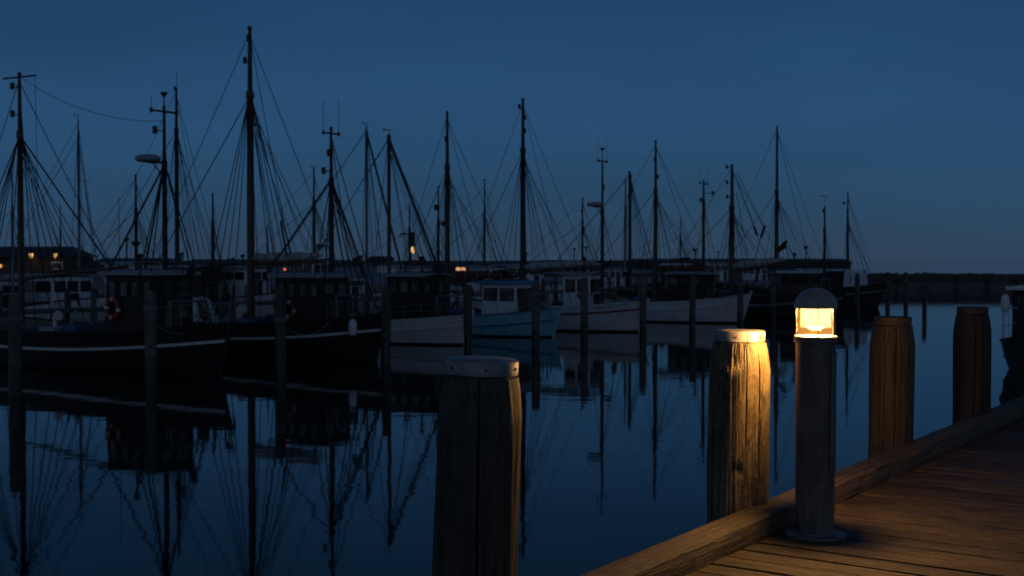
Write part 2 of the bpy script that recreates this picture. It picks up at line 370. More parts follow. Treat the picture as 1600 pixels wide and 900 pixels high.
# far low land, closing the harbour on the left; open sea to the right
def land():
    b = MB(); vs, fs = [], []
    n = 90
    for i in range(n):
        x = -420 + i * 5.75
        top = 1.5 + .7 * noise.noise(Vector((x * 0.02, 3, 0))) + 0.5 * noise.noise(Vector((x * .13, 9, 0)))
        if x > 66: top = (top + 1.6) * max(0.0, 1 - (x - 66) / 26) - 1.6
        base = 350 + 18 * noise.noise(Vector((x * .01, 0, 5)))
        vs += [(x, base, -1), (x, base + 8, top * .55 + .2), (x, base + 30, top + 1.6), (x, base + 120, top + 1.6)]
    for i in range(n - 1):
        for j in range(3): fs.append((i * 4 + j, (i + 1) * 4 + j, (i + 1) * 4 + j + 1, i * 4 + j + 1))
    b.add(vs, fs); return b.build('far_shore', M['land'])
tag(land(), kind='structure')

# the plank quay we stand on
P0 = Vector((0.709, 4.79, 0)); K0 = P0 - U * P0.dot(U)      # foot of the kerb's inner face, kerb line = K0 + U*s
def along(s, off=0.0, z=0.0): 
    p = K0 + U * s + N * off; return Vector((p.x, p.y, z))
deck = put('quay_deck', MB().box(-8, 46, -4.3, -4.1, -.36, -.04).box(-8, 46, -2.2, -2.05, -.30, -.04)
           .box(-8, 46, -.35, -.2, -.30, -.04).box(-8, 46, 0.10, 0.155, -.38, -.04).mesh('quay_deck', M['joist']), None, along(0, 0, DECK), (0, 0, UANG))
tag(deck, kind='structure')
PW, PG = 0.132, 0.018
variants = []
for k in range(6):
    b = MB(); segs = 14; L = 4.5; vs = []; fs = []
    for i in range(segs + 1):
        x = L * i / segs; dz = 0.0016 * noise.noise(Vector((x * 1.3, k * 7.7, 0))); dy = 0.0012 * noise.noise(Vector((x * 2, k * 3.3, 4)))
        vs += [(x, -PW / 2 + dy, -.036), (x, PW / 2 + dy, -.036), (x, PW / 2 + dy, dz), (x, -PW / 2 + dy, dz)]
    for i in range(segs):
        a, c = i * 4, i * 4 + 4
        for j in range(4): fs.append((a + j, a + (j + 1) % 4, c + (j + 1) % 4, c + j))
    fs += [(0, 1, 2, 3), (segs * 4 + 3, segs * 4 + 2, segs * 4 + 1, segs * 4)]
    b.add(vs, fs); variants.append(b.mesh('plank', M['plank'], bevel=0.005, seg=2))
s = -2.0
rnd = random.Random(3)
while s < 40:
    o = put('plank', variants[rnd.randrange(6)], deck)
    # local frame of the deck: x along the quay, y towards the water
    o.location = (s, 0.15 + rnd.uniform(-.004, .004), rnd.uniform(-.0022, .0022))
    o.rotation_euler = (rnd.uniform(-.012, .012), 0, -math.pi / 2 + rnd.uniform(-.0008, .0008))
    s += PW + PG

# timber kerb: long squared baulks bolted along the quay's edge
kerb = tag(put('kerb', None, None, along(0, 0, DECK + 0.003), (0, 0, UANG)), kind='structure')
def baulk(x0, x1, seed):
    vs, fs = [], []; n = max(8, int((x1 - x0) / 0.05)); prof = [(0.0, .0), (0.0, .084), (.006, .0905), (.05, .0925), (.11, .092), (.153, .0905), (.16, .083), (.16, 0.0)]
    for i in range(n + 1):
        x = x0 + (x1 - x0) * i / n
        for j, (y, z) in enumerate(prof):
            q = Vector((x * 3, y * 20, z * 20 + seed * 9)); k = 0.0035 if j in (1, 2, 5, 6) else 0.0018
            worn = max(0, noise.noise(Vector((x * 5.5, j, seed)))) * 0.006 if j in (1, 2) else 0
            vs.append((x, y + k * noise.noise(q) + worn, z + (k * noise.noise(q + Vector((5, 5, 5))) - worn * .6 if z > 0 else 0)))
    m = len(prof)
    for i in range(n):
        for j in range(m): fs.append((i * m + j, i * m + (j + 1) % m, (i + 1) * m + (j + 1) % m, (i + 1) * m + j))
    fs += [tuple(range(m)), tuple(range(n * m, n * m + m))[::-1]]
    return MB().add(vs, fs)
ends = [-3.0, 1.2, 6.83, 12.2, 17.9, 23.4, 29.0, 34.6, 40.0]
for i in range(len(ends) - 1):
    baulk(ends[i] + .004, ends[i + 1] - .004, i).build('beam', M['kerb'], kerb, smooth=50)

# ------------------------------------------------------------------ quay piles with metal caps
def pile_mesh(seed, Hh, rad, ring, nseg, notches=(), cracks=()):
    vs, fs = [], []; nz = len(ring)
    for z in ring:
        t = Hh - z                                   # distance below the top
        r = rad * (.79 if t < .038 else 1.0 if t > .17 else .865 + .135 * ((t - .038) / .132) ** .75)
        for k in range(nseg):
            a = 2 * math.pi * k / nseg
            c = Vector((math.cos(a), math.sin(a), 0))
            d = .012 * noise.noise(c * 1.3 + Vector((0, 0, z * .8 + seed * 11))) + .005 * noise.noise(c * 4 + Vector((3, 0, z * 1.6 + seed * 5)))
            d += .0022 * noise.noise(c * 17 + Vector((0, 9, z * 2.0 + seed)))
            for (a0, zw, dep, wa, wz) in notches:
                da = abs((a - a0 + math.pi) % (2 * math.pi) - math.pi); dz = abs(t - zw)
                if da < wa and dz < wz:
                    q = (1 - da / wa) ** .5 * (1 - (dz / wz) ** 2)
                    d -= dep * q * (0.75 + .5 * noise.noise(c * 14 + Vector((0, 0, z * 22))))
            for (a0, t0, t1, wid, dep) in cracks:
                aa = a0 + .05 * math.sin(z * 3.1 + seed) + .03 * noise.noise(Vector((z * 5, seed, 0)))
                da = abs((a - aa + math.pi) % (2 * math.pi) - math.pi)
                if t0 < t < t1 and da < wid: d -= dep * (1 - da / wid)
            rr = r + d * (.2 if t < .038 else min(1, .35 + t * 4))
            vs.append((rr * c.x, rr * c.y, z))
    for i in range(nz - 1):
        for k in range(nseg): fs.append((i * nseg + k, i * nseg + (k + 1) % nseg, (i + 1) * nseg + (k + 1) % nseg, (i + 1) * nseg + k))
    fs += [tuple(range(nseg))[::-1], tuple(range((nz - 1) * nseg, nz * nseg))]
    return MB().add(vs, fs)

def quay_pile(px, d, ztop, rad, seed, label, notches=(), cracks=(), turn=0.0, lean=(0, 0), wm='pile', cm='zinc'):
    x, y = ground(px, d); zb = -0.6; Hh = ztop - zb - .018
    o = thing('quay_pile', label, 'pile', (x, y, zb), 0, 'capped piles along the quay')
    o.rotation_euler = (lean[0], lean[1], 0)
    ring = [0, .4, .8, 1.1, 1.3] + [1.3 + i * .022 for i in range(1, int((Hh - 1.36) / .022))] + [Hh - .0385, Hh - .0375, Hh]
    pile_mesh(seed, Hh, rad, ring, 320, notches, cracks).build('timber_post', M[wm], o, smooth=70)
    cr = rad * .835
    cap = MB().lathe([(cr, Hh - .031), (cr + .001, Hh + .010), (cr - .002, Hh + .0155), (cr - .006, Hh + .018), (cr * .5, Hh + .0195), (.002, Hh + .021)], 64)
    cap.lathe([(cr - .004, Hh - .034), (cr - .003, Hh - .030), (cr + .0002, Hh - .032)], 64, closed=True)
    c = cap.build('cap', M[cm], o, smooth=35)
    for k in range(6):
        a = turn + k * math.pi / 3
        v = Vector((math.cos(a), math.sin(a), 0))
        MB().tube(v * (cr - .002) + Vector((0, 0, Hh - .010)), v * (cr + .0035) + Vector((0, 0, Hh - .010)), .0052, .004, 10).build('bolt', M['bolt'], c)
    # lap of the folded strip
    a = turn + .45; v = Vector((math.cos(a), math.sin(a), 0)); w = Vector((-v.y, v.x, 0))
    MB().add([v * (cr + .0022) + w * .0 + Vector((0, 0, Hh - .031)), v * (cr + .0022) + w * .014 + Vector((0, 0, Hh - .031)),
              v * (cr + .0022) + w * .014 + Vector((0, 0, Hh + .009)), v * (cr + .0022) + Vector((0, 0, Hh + .009)),
              v * (cr - .002) + w * .0 + Vector((0, 0, Hh - .031)), v * (cr - .002) + w * .016 + Vector((0, 0, Hh - .031)),
              v * (cr - .002) + w * .016 + Vector((0, 0, Hh + .009)), v * (cr - .002) + Vector((0, 0, Hh + .009))],
             [(0, 1, 2, 3), (0, 4, 5, 1), (1, 5, 6, 2), (2, 6, 7, 3), (3, 7, 4, 0)]).build('lap_seam', M[cm], c)
    return o
S = -math.pi / 2                                   # towards the camera
quay_pile(701, 4.03, EYE - .318, .1425, 1, 'large dark capped timber pile in the foreground, nearest of the quay piles', turn=S + .12,
          cracks=((S + .02, .0, 2.6, .030, .028), (S - .9, .3, 2, .02, .012), (S + .7, .6, 1.6, .018, .01)), lean=(0, R(2.0)), wm='pile_dark')
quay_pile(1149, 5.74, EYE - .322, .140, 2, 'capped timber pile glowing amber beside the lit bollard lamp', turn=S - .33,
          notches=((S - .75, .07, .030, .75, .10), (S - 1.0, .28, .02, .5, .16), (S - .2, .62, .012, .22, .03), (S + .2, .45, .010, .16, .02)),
          cracks=((S + .1, .05, .5, .02, .012), (S + .55, .1, 1.2, .022, .012), (S - .35, .6, 1.4, .02, .012), (S - 1.2, 0, 1, .03, .016)), lean=(0, R(.4)), wm='pile_lit')
quay_pile(1386, 7.66, EYE - .345, .134, 3, 'brown capped timber pile just beyond the bollard lamp', turn=S + .5,
          cracks=((S - .1, .05, 1.2, .03, .018), (S + .5, .3, 1.3, .025, .014), (S - .6, .2, .9, .02, .01)), lean=(0, R(.7)), cm='rusty')
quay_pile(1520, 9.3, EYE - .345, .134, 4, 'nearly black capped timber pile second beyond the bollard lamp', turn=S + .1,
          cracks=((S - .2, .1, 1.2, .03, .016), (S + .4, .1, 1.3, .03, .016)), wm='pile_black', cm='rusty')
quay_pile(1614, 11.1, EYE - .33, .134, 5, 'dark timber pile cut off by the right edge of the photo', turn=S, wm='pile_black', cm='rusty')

# ------------------------------------------------------------------ bollard lamp
def bollard():
    x, y = ground(1275, 5.44)
    o = thing('bollard_lamp', 'lit grey bollard lamp with domed cap standing on the plank quay', 'lamp', (x, y, DECK + .002))
    MB().lathe([(.137, 0), (.137, .010), (.133, .013), (.092, .014), (.090, .020), (.086, .022)], 56).build('foot_plate', M['galv'], o, smooth=30)
    for k in range(4):
        a = R(35) + k * math.pi / 2; c = (.114 * math.cos(a), .114 * math.sin(a), .012)
        MB().lathe([(.013, 0), (.013, .003), (.0095, .0035), (.0095, .012), (.006, .013), (.006, .02), (.002, .021)], 12, c).build('anchor_bolt', M['galv'], o)
    pole = MB().lathe([(.084, .015), (.0845, .2), (.0862, .845), (.0875, .853), (.0875, .858), (.05, .859)], 72).build('post', M['lamp_paint'], o, smooth=30)
    # curved service door let into the post, on the right as seen from the quay
    a0, a1 = R(-74 + 18), R(-74 + 62); vs, fs = [], []; nn = 14; z0, z1 = .285, .818
    for r in (.0850, .0893):
        for i in range(nn + 1):
            a = a0 + (a1 - a0) * i / nn
            for z in (z0, z1):
                rr = r + .0016 * (z - .2) / .64
                vs.append((rr * math.cos(a), rr * math.sin(a), z))
    m = 2 * (nn + 1)
    for i in range(nn):
        fs += [(2 * i, 2 * i + 1, 2 * i + 3, 2 * i + 2), (m + 2 * i, m + 2 * i + 2, m + 2 * i + 3, m + 2 * i + 1),
               (2 * i, 2 * i + 2, m + 2 * i + 2, m + 2 * i), (2 * i + 1, m + 2 * i + 1, m + 2 * i + 3, 2 * i + 3)]
    fs += [(0, m, m + 1, 1), (2 * nn, 2 * nn + 1, m + 2 * nn + 1, m + 2 * nn)]
    door = MB().add(vs, fs).build('service_door', M['lamp_paint'], o, smooth=35, bevel=.0012)
    vs, fs = [], []
    for i in range(nn + 1):
        a = a0 - .035 + (a1 - a0 + .07) * i / nn
        for z in (z0 - .004, z1 + .004): rr = .0857 + .0016 * (z - .2) / .64; vs.append((rr * math.cos(a), rr * math.sin(a), z))
    MB().add(vs, [(2 * i, 2 * i + 1, 2 * i + 3, 2 * i + 2) for i in range(nn)]).build('door_gap', M['bolt'], door)
    a = R(-46); v = Vector((math.cos(a), math.sin(a), 0))
    MB().tube(v * .088 + Vector((0, 0, .497)), v * .0925 + Vector((0, 0, .497)), .0065, .0055, 14).build('lock', M['brass'], door)
    a = R(-20); v = Vector((math.cos(a), math.sin(a), 0))
    MB().tube(v * .088 + Vector((0, 0, .79)), v * .0915 + Vector((0, 0, .79)), .0042, .0038, 10).build('screw', M['galv'], door)
    MB().lathe([(.060, .857), (.0945, .857), (.0955, .861), (.0955, .866), (.092, .870), (.092, .874), (.0945, .877), (.0945, .884), (.090, .889), (.030, .8895)], 64).build('collar', M['lamp_paint'], o, smooth=30)
    MB().lathe([(.088, .8885), (.088, 1.010), (.0858, 1.010), (.0858, .8885)], 64, closed=True).build('lens', M['clear'], o)
    MB().lathe([(.0765, .8900), (.0765, 1.012)], 64).build('frosted_sleeve', M['frost'], o)
    sl = bpy.data.objects['frosted_sleeve'].data
    bm = bmesh.new(); bm.from_mesh(sl); bmesh.ops.delete(bm, geom=[f for f in bm.faces if len(f.verts) > 4], context='FACES'); bm.to_mesh(sl); bm.free()
    for k in range(3):
        a = R(-98) + k * 2 * math.pi / 3; c, s_ = math.cos(a), math.sin(a)
        T = Matrix.Rotation(a, 4, 'Z')
        MB().box(.0885, .0945, -.0024, .0024, .884, 1.012, T=T).build('guard_bar', M['lamp_paint'], o, bevel=.0008, seg=1)
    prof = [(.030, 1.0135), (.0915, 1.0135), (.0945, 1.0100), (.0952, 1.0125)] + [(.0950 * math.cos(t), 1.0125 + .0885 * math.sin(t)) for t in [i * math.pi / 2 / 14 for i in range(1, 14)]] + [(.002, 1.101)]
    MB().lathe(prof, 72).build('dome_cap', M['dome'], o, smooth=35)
    for k in range(7):                                 # nested glowing shells, added so the lamp's glow fades softly at its lower edge
        rr = .054 + .0022 * k; MB().lathe([(rr, .924 + .0058 * (6 - k)), (rr, 1.0125)], 40).build('glow_shell', M['lamp_glow'], o)
        dr = o.children[-1].data
        bm = bmesh.new(); bm.from_mesh(dr); bmesh.ops.delete(bm, geom=[f for f in bm.faces if len(f.verts) > 4], context='FACES'); bm.to_mesh(dr); bm.free()
    ld = bpy.data.lights.new('lamp_light', 'POINT'); ld.energy = LAMP_POWER; ld.color = LAMP_COLOR; ld.shadow_soft_size = .072
    put('lamp_light', ld, o, (0, 0, .962))
    la = bpy.data.lights.new('reflector_light', 'AREA'); la.shape = 'DISK'; la.size = .165; la.energy = LAMP_POWER * .46; la.color = LAMP_COLOR
    put('reflector_light', la, o, (0, 0, 1.0085))       # light thrown down by the white reflector inside the dome
    return o
bollard()
spotb = MB().box(-.018, .018, -.008, .008, 0, .006, T=Matrix.Rotation(.2, 4, 'X'))  # small chip added where lamp light shows through under the kerb
x, y = ground(1347, 6.35)
tag(spotb.build('lit_spot', M['kerb'], None, (x, y, DECK + .004), (0, .1, UANG), bevel=.002, seg=1), 'tiny chip added in place of a spot of light at the kerb', 'light spot')

# ------------------------------------------------------------------ mooring piles in the water
FARPILE = {}
def mooring_pile(px, d, label, ztop=2.15, rad=.138):
    x, y = ground(px, d); k = len(FARPILE) % 3
    if k not in FARPILE or True:
        if k not in FARPILE:
            FARPILE[k] = None
    o = thing('mooring_pile', label, 'pile', (x, y, -.5), random.uniform(0, 6), 'mooring piles in front of the boats')
    Hh = ztop + .5; ring = [0, .5, .62, .8] + [.8 + (Hh - .8) * i / 16 for i in range(1, 17)]
    pm = pile_mesh(random.random() * 40, Hh, rad, ring, 20)
    pm.mi = [1 if min(pm.v[i][2] for i in f) < 1.05 + .1 * math.sin(j) else 0 for j, f in enumerate(pm.f)]
    pm.build('post', [M['pile_far'], M['pile_wet']], o, smooth=60)
    o.rotation_euler = (R(random.uniform(-1.1, 1.1)), R(random.uniform(-1.1, 1.1)), o.rotation_euler.z)
    if random.random() < .75:
        tb = MB(); z0 = Hh - random.uniform(.45, .8)
        tb.sweep([(.15 * math.cos(a * .5), .15 * math.sin(a * .5), z0 + .012 * a * .25) for a in range(0, 38)], .014, 6); tb.build('rope_turns', M['rope_pale'], o)
    return o
mp = [(22, 26.8, 'tall mooring pile nearest the left edge of the photo', 2.18),
      (235, 29.0, 'mooring pile standing in front of the leftmost black cutter', 2.2),
      (438, 31.4, 'mooring pile standing in front of the wheelhouse with one lifebuoy of the second black cutter', 2.14),
      (602, 35.0, 'mooring pile between the second black cutter and the white hull', 2.14),
      (732, 38.3, 'mooring pile between the white hull and the blue boat', 2.16),
      (837, 41.5, 'mooring pile in front of the blue boat near its end', 2.2),
      (913, 45.4, 'mooring pile in front of the white boat with a red line', 2.3),
      (1005, 48.4, 'mooring pile at the gap between the two right-hand white boats', 2.32),
      (1082, 52.0, 'mooring pile in front of the plain white boat with dark wheelhouse', 2.3),
      (1157, 56.0, 'mooring pile at the curved end of the plain white boat', 2.3),
      (1208, 60.2, 'mooring pile left of the lamp in front of a dark hull', 2.2),
      (1253, 63.5, 'mooring pile just left of the lamp dome, mostly hidden', 2.2),
      (1340, 69.9, 'mooring pile right of the lamp in front of the last boat', 2.2),
      (1387, 73.5, 'first bare mooring pile before the breakwater', 2.25),
      (1416, 76.0, 'second bare mooring pile before the breakwater', 2.2),
      (1445, 78.0, 'third bare mooring pile before the breakwater, with longest reflection', 2.2)]
for px, d, lab, zt in mp: mooring_pile(px, d, lab, zt)

# ------------------------------------------------------------------ boats
class Boat:
    def __init__(s, name, label, px, d, L, B, hull, zmid=.95, zend=1.3, stripe=None, cat='boat', axis=N, group='boats moored in the basin',
                 boot=.10, transom=0.0, rail_m='varnish', stripe_drop=.42, X=None):
        s.L, s.B, s.zm, s.ze, s.tr = L, B, zmid, zend, transom
        s.px, s.axis = px, axis
        s.X0, s.Y0 = (ground(px, d) if X is None else (X, d))
        s.root = thing(name, label, cat, (s.X0, s.Y0, 0), math.atan2(axis.y, axis.x), group)
        s.n = 36
        b = MB(); zs = lambda u: [s.sheer(u), s.sheer(u) * .75, s.sheer(u) * .5, s.sheer(u) * .28, boot]
        s.loft(b, zs); s.hull = b.build('hull', M[hull], s.root, smooth=60)
        b = MB(); s.loft(b, lambda u: [boot, 0, -.15, -.35]); b.build('bottom', M['boot'], s.hull, smooth=60)
        # deck inside the bulwark
        vs, fs = [], []
        for i in range(s.n + 1):
            u = .01 + .98 * i / s.n; z = s.sheer(u) - .34
            for sd in (-1, 1): vs.append(s.pt(u, z, sd, -.03))
        for i in range(s.n): fs.append((2 * i, 2 * i + 1, 2 * i + 3, 2 * i + 2))
        b = MB().add(vs, fs)
        s.loft(b, lambda u: [s.sheer(u), s.sheer(u) - .36], off=-.05)
        b.build('deck', M['deckwood'], s.root)
        s.strip('cap_rail', M[rail_m], lambda u: s.sheer(u) - .015, lambda u: s.sheer(u) + .045, .03, -.07)
        s.strip('rubbing_strake', M[stripe] if stripe else M['varnish' if hull.startswith('hull_b') and hull != 'hull_blue' else hull],
                lambda u: s.sheer(u) - stripe_drop - .045, lambda u: s.sheer(u) - stripe_drop + .03, .035, -.02)
        # stem post at each end
        for e in (0, 1):
            if e == 0 and transom: continue
            pts = [s.end(e, z) for z in (s.sheer(e) + .1, s.sheer(e) * .6, .1, -.3)]
            pts = [(p + (-.04 if e == 0 else .04), 0, z) for p, z in zip(pts, (s.sheer(e) + .1, s.sheer(e) * .6, .1, -.3))]
            MB().sweep(pts, .055, 8).build('stem_post', M[hull] if hull != 'hull_black' else M['hull_dark'], s.hull)
    def sheer(s, u): return s.zm + (s.ze - s.zm) * abs(2 * u - 1) ** 2.1 + (.10 * max(0, u - .6))
    def end(s, e, z):
        k = max(-.5, z) / 1.2
        return (-.38 * k + .1 if not s.tr else 0.0) if e == 0 else s.L + .45 * k - .1
    def half(s, u, z):
        w = max(0.0, 1 - abs(2 * u - 1) ** 2.5) ** .75
        if s.tr and u < .5: w = s.tr + (1 - s.tr) * w
        zz = z / s.sheer(u); prof = 1.0 if zz >= 1 else (.86 + .14 * max(0, zz) ** .7 if z > 0 else .86 * max(.25, 1 + z * 1.6))
        e = abs(2 * u - 1); prof = prof ** (1 + 2.2 * e * e)
        return s.B / 2 * w * prof
    def pt(s, u, z, sd, off=0.0):
        x = s.end(0, z) + (s.end(1, z) - s.end(0, z)) * u
        return (x, sd * max(0.0, s.half(u, z) + off), z)
    def loft(s, b, zs, off=0.0):
        for sd in (-1, 1):
            vs, fs = [], []; m = len(zs(0))
            for i in range(s.n + 1):
                u = i / s.n
                vs += [s.pt(u, z, sd, off) for z in zs(u)]
            for i in range(s.n):
                for j in range(m - 1): fs.append((i * m + j, i * m + j + 1, (i + 1) * m + j + 1, (i + 1) * m + j))
            b.add(vs, fs)
        if s.tr:
            z = zs(0); m = len(z); vs = [s.pt(0, q, -1, off) for q in z] + [s.pt(0, q, 1, off) for q in z]
            b.add(vs, [(j, j + 1, m + j + 1, m + j) for j in range(m - 1)])
    def strip(s, name, m, z0, z1, out, inn):
        b = MB()
        for sd in (-1, 1):
            vs, fs = [], []
            for i in range(s.n + 1):
                u = i / s.n
                vs += [s.pt(u, z0(u), sd, out), s.pt(u, z1(u), sd, out), s.pt(u, z1(u), sd, inn), s.pt(u, z0(u), sd, inn)]
            for i in range(s.n):
                for j in range(4): fs.append((i * 4 + j, i * 4 + (j + 1) % 4, i * 4 + 4 + (j + 1) % 4, i * 4 + 4 + j))
            b.add(vs, fs)
        return b.build(name, m, s.hull, smooth=40)
    def t_at(s, px):                                  # where along the boat's axis a line of sight crosses it
        k = (px - 800.0) / FPX
        return (s.X0 - k * s.Y0) / (k * s.axis.y - s.axis.x)
    def d_at(s, t): return s.Y0 + s.axis.y * t
    def z_at(s, t, py): return height(py, s.d_at(t))
    def deckz(s, t): return s.sheer(min(.98, max(.02, t / s.L))) - .34
    def world(s, p): return s.root.matrix_basis @ Vector(p)

    def house(s, t0, t1, ztop, hw, m, roof, trim=None, nside=3, base=None, win=.42, roofover=.12, dark_front=None):
        zb = (s.deckz((t0 + t1) / 2) if base is None else base) - .05; w = M[m]
        b = MB(); b.box(t0, t1, -hw, hw, zb, ztop, taper=.04)
        h = b.build('wheelhouse', w, s.root, bevel=.02)
        # vertical boarding
        zt, zw = ztop - .16, ztop - .16 - win
        for sd in (-1, 1):
            n = nside; gap = .12; ww = ((t1 - t0) - .24 - gap * (n - 1)) / n
            for k in range(n):
                x0 = t0 + .12 + k * (ww + gap); s.window(h, 'side', x0, x0 + ww, zw, zt, sd * (hw - .035), sd)
        for e, x in ((-1, t0 + .035), (1, t1 - .035)):
            n = 3 if hw > .75 else 2; gap = .1; ww = (2 * hw - .26 - gap * (n - 1)) / n
            for k in range(n):
                y0 = -hw + .13 + k * (ww + gap); s.window(h, 'end', y0, y0 + ww, zw, zt, x, e)
        # door in the aft end
        MB().box(t0 - .012, t0 + .02, -.28, .28, zb + .1, zw - .06).build('door', M['varnish'] if m != 'varnish' else M['brown'], h, bevel=.008, seg=1)
        vs, fs = [], []; n = 8; o = roofover
        for x in (t0 - o, t1 + o):
            for lvl in (0, 1):
                for k in range(n + 1):
                    y = (-1 + 2 * k / n) * (hw + o); vs.append((x, y, ztop + .002 + lvl * .06 + .07 * (1 - (y / (hw + o)) ** 2)))
        q = n + 1
        for k in range(n):
            fs += [(k, k + 1, 2 * q + k + 1, 2 * q + k), (q + k, 3 * q + k, 3 * q + k + 1, q + k + 1), (k, q + k, q + k + 1, k + 1), (2 * q + k, 2 * q + k + 1, 3 * q + k + 1, 3 * q + k)]
        fs += [(0, 2 * q, 3 * q, q), (n, q + n, 3 * q + n, 2 * q + n)]
        MB().add(vs, fs).build('roof', M[roof], h, smooth=30)
        if trim:
            b = MB()
            for sd in (-1, 1): b.box(t0 - o, t1 + o, sd * (hw + o) - .012 * (sd < 0), sd * (hw + o) + .012 * (sd > 0) , ztop - .01, ztop + .07)
            b.box(t0 - o - .014, t0 - o - .001, -hw - o, hw + o, ztop - .01, ztop + .08); b.box(t1 + o + .001, t1 + o + .014, -hw - o, hw + o, ztop - .01, ztop + .08)
            b.build('roof_edge', M[trim], h)
        s.zroof = ztop + .13; s.ht = (t0, t1, hw); return h
    def window(s, h, kind, a0, a1, z0, z1, c, sg):
        b = MB(); fr = .035
        def bx(p0, p1, q0, q1, th, mi):
            lo, hi = (c - .02, c + th) if sg > 0 else (c - th, c + .02)
            if kind == 'side': b.box(p0, p1, lo, hi, q0, q1, mi)
            else: b.box(lo, hi, p0, p1, q0, q1, mi)
        bx(a0 + .01, a1 - .01, z0 + .01, z1 - .01, .018, 1)
        for (p0, p1, q0, q1) in ((a0, a1, z1 - fr, z1), (a0, a1, z0, z0 + fr), (a0, a0 + fr, z0 + fr, z1 - fr), (a1 - fr, a1, z0 + fr, z1 - fr)): bx(p0, p1, q0, q1, .035, 0)
        b.build('window', [M['varnish'], M['glass']], h)

    def mast(s, t, top, r, m='spar', hounds=None, topm=None, gear=(), shroud=3, fore=True, aft=True, cross=None, lr=.009, spread=.45, m_line='rope', zb=None, wide=1.0):
        zb = s.deckz(t) - .1 if zb is None else zb; lr *= 1.3
        hd = hounds if hounds else zb + (top - zb) * .74
        u = min(.97, max(.03, t / s.L))
        b = MB(); b.lathe([(r, zb), (r * .97, zb + (hd - zb) * .5), (r * .82, hd - .12), (r * 1.05, hd - .08), (r * 1.05, hd + .1), (r * .66, hd + .14), (r * .5, top - .35), (r * .42, top - .12), (r * .6, top - .1), (r * .6, top - .04), (r * .2, top)], 12, (t, 0, 0))
        o = b.build('mast', M[topm or m] if False else M[m], s.root, smooth=50)
        L = M[m_line]
        for sd in (-1, 1):
            for k in range(shroud):
                tt = t + (k - (shroud - 1) / 2) * spread - .15; uu = min(.97, max(.03, tt / s.L))
                p = s.pt(uu, s.sheer(uu), sd, -.03)
                if zb > s.sheer(u) + .3: p = (t + (k - (shroud - 1) / 2) * spread, sd * s.ht[2] * .95 * wide, s.zroof - .05)
                rope('shroud', p, (t, sd * r * .5, hd - .02 - .03 * k), lr, L, o)
                if k < 2:                             # deadeye tackle at the foot
                    q = Vector(p).lerp(Vector((t, 0, hd)), .10); q2 = Vector(p).lerp(Vector((t, 0, hd)), .16)
                    rope('deadeye', q, q2, lr * 2.6, L, o)
        if fore:
            rope('forestay', (s.L + .2, 0, s.sheer(1) + .05), (t, 0, hd), lr * 1.15, L, o)
            rope('topmast_stay', (s.L + .25, 0, s.sheer(1) + .1), (t, 0, top - .2), lr * .8, L, o)
        if aft:
            for sd in (-1, 1):
                uu = max(.05, (t - 3.2) / s.L); rope('backstay', s.pt(uu, s.sheer(uu), sd, -.02), (t, 0, top - .3), lr * .85, L, o)
        if aft:
            for sd in (-1, 1):
                for k, dx in enumerate((1.9, 2.7)):
                    uu = max(.06, (t - dx) / s.L); rope('runner', s.pt(uu, s.sheer(uu), sd, -.04), (t, sd * .03, hd - .1 - .25 * k), lr * .8, L, o)
            for k, dx in enumerate((1.3, 2.2, 3.1)):
                if t - dx > .3: rope('lazy_jack', (t - dx, .12 * (-1) ** k, zb + 1.75), (t, .02, hd - .4), lr * .6, L, o)
        rope('halyard', (t - r * 1.5, .05, zb + .6), (t - r * .6, .03, top - .25), lr * .8, L, o)
        rope('halyard', (t + r * 1.5, -.06, zb + .7), (t + r * .8, -.03, hd), lr * .8, L, o)
        for g in gear: s.gear(o, t, g, r)
        return o
    def gear(s, o, t, g, r):
        k = g[0]; m = M['spar_dark']
        if k == 'cross':                              # crosstree with whip aerials
            _, z, hw, *ant = g
            b = MB().tube((t, -hw, z), (t, hw, z), .028, n=8)
            b.tube((t, -hw, z - .06), (t, -hw, z + .06), .04).tube((t, hw, z - .06), (t, hw, z + .06), .04)
            b.build('crosstree', m, o)
            for sd, hgt in ant: rope('aerial', (t, sd * hw, z), (t, sd * hw, z + hgt), .007, M['rope'], o)
        elif k == 'radar':
            _, z, off = g
            b = MB().lathe([(.06, -.10), (.30, -.07), (.33, -.01), (.31, .06), (.22, .10), (.02, .11)], 20, (t + off[0], off[1], z))
            b.build('radar_dome', M['roofgrey'], o)
            MB().tube((t, 0, z - .09), (t + off[0], off[1], z - .09), .03).tube((t, 0, z - .5), (t + off[0] * .7, off[1] * .7, z - .11), .018).build('bracket', m, o)
        elif k == 'lamp':
            _, z, off = g
            MB().tube((t, 0, z), (t + off[0], off[1], z), .016).lathe([(.03, -.09), (.062, -.08), (.062, .06), (.075, .07), (.03, .12)], 12, (t + off[0], off[1], z)).build('mast_lamp', m, o)
        elif k == 'vane':
            _, z = g
            MB().tube((t, 0, z - .3), (t, 0, z + .12), .01).tube((t - .14, -.1, z + .1), (t + .14, .1, z + .1), .012).lathe([(.03, 0), (.05, .04), (.01, .09)], 8, (t + .14, .1, z + .08)).build('wind_vane', m, o)
        elif k == 'strut':
            _, z, p = g
            rope('strut', p, (t, 0, z), .028, m, o)
        elif k == 'cup':
            _, z = g
            MB().tube((t, 0, z - .4), (t, 0, z), .018).lathe([(.03, 0), (.10, .10), (.09, .12), (.02, .10)], 12, (t, 0, z)).build('masthead_light', m, o)
        elif k == 'spread':
            _, z, hw = g
            MB().tube((t, -hw, z), (t, hw, z + .02), .014).build('spreader', M['alu'], o)
        elif k == 'yard':
            _, z, l0, l1 = g
            b = MB().tube((t - l0, -l0 * .5, z + .05), (t + l1, l1 * .5, z - .03), .026); b.build('yard', m, o)
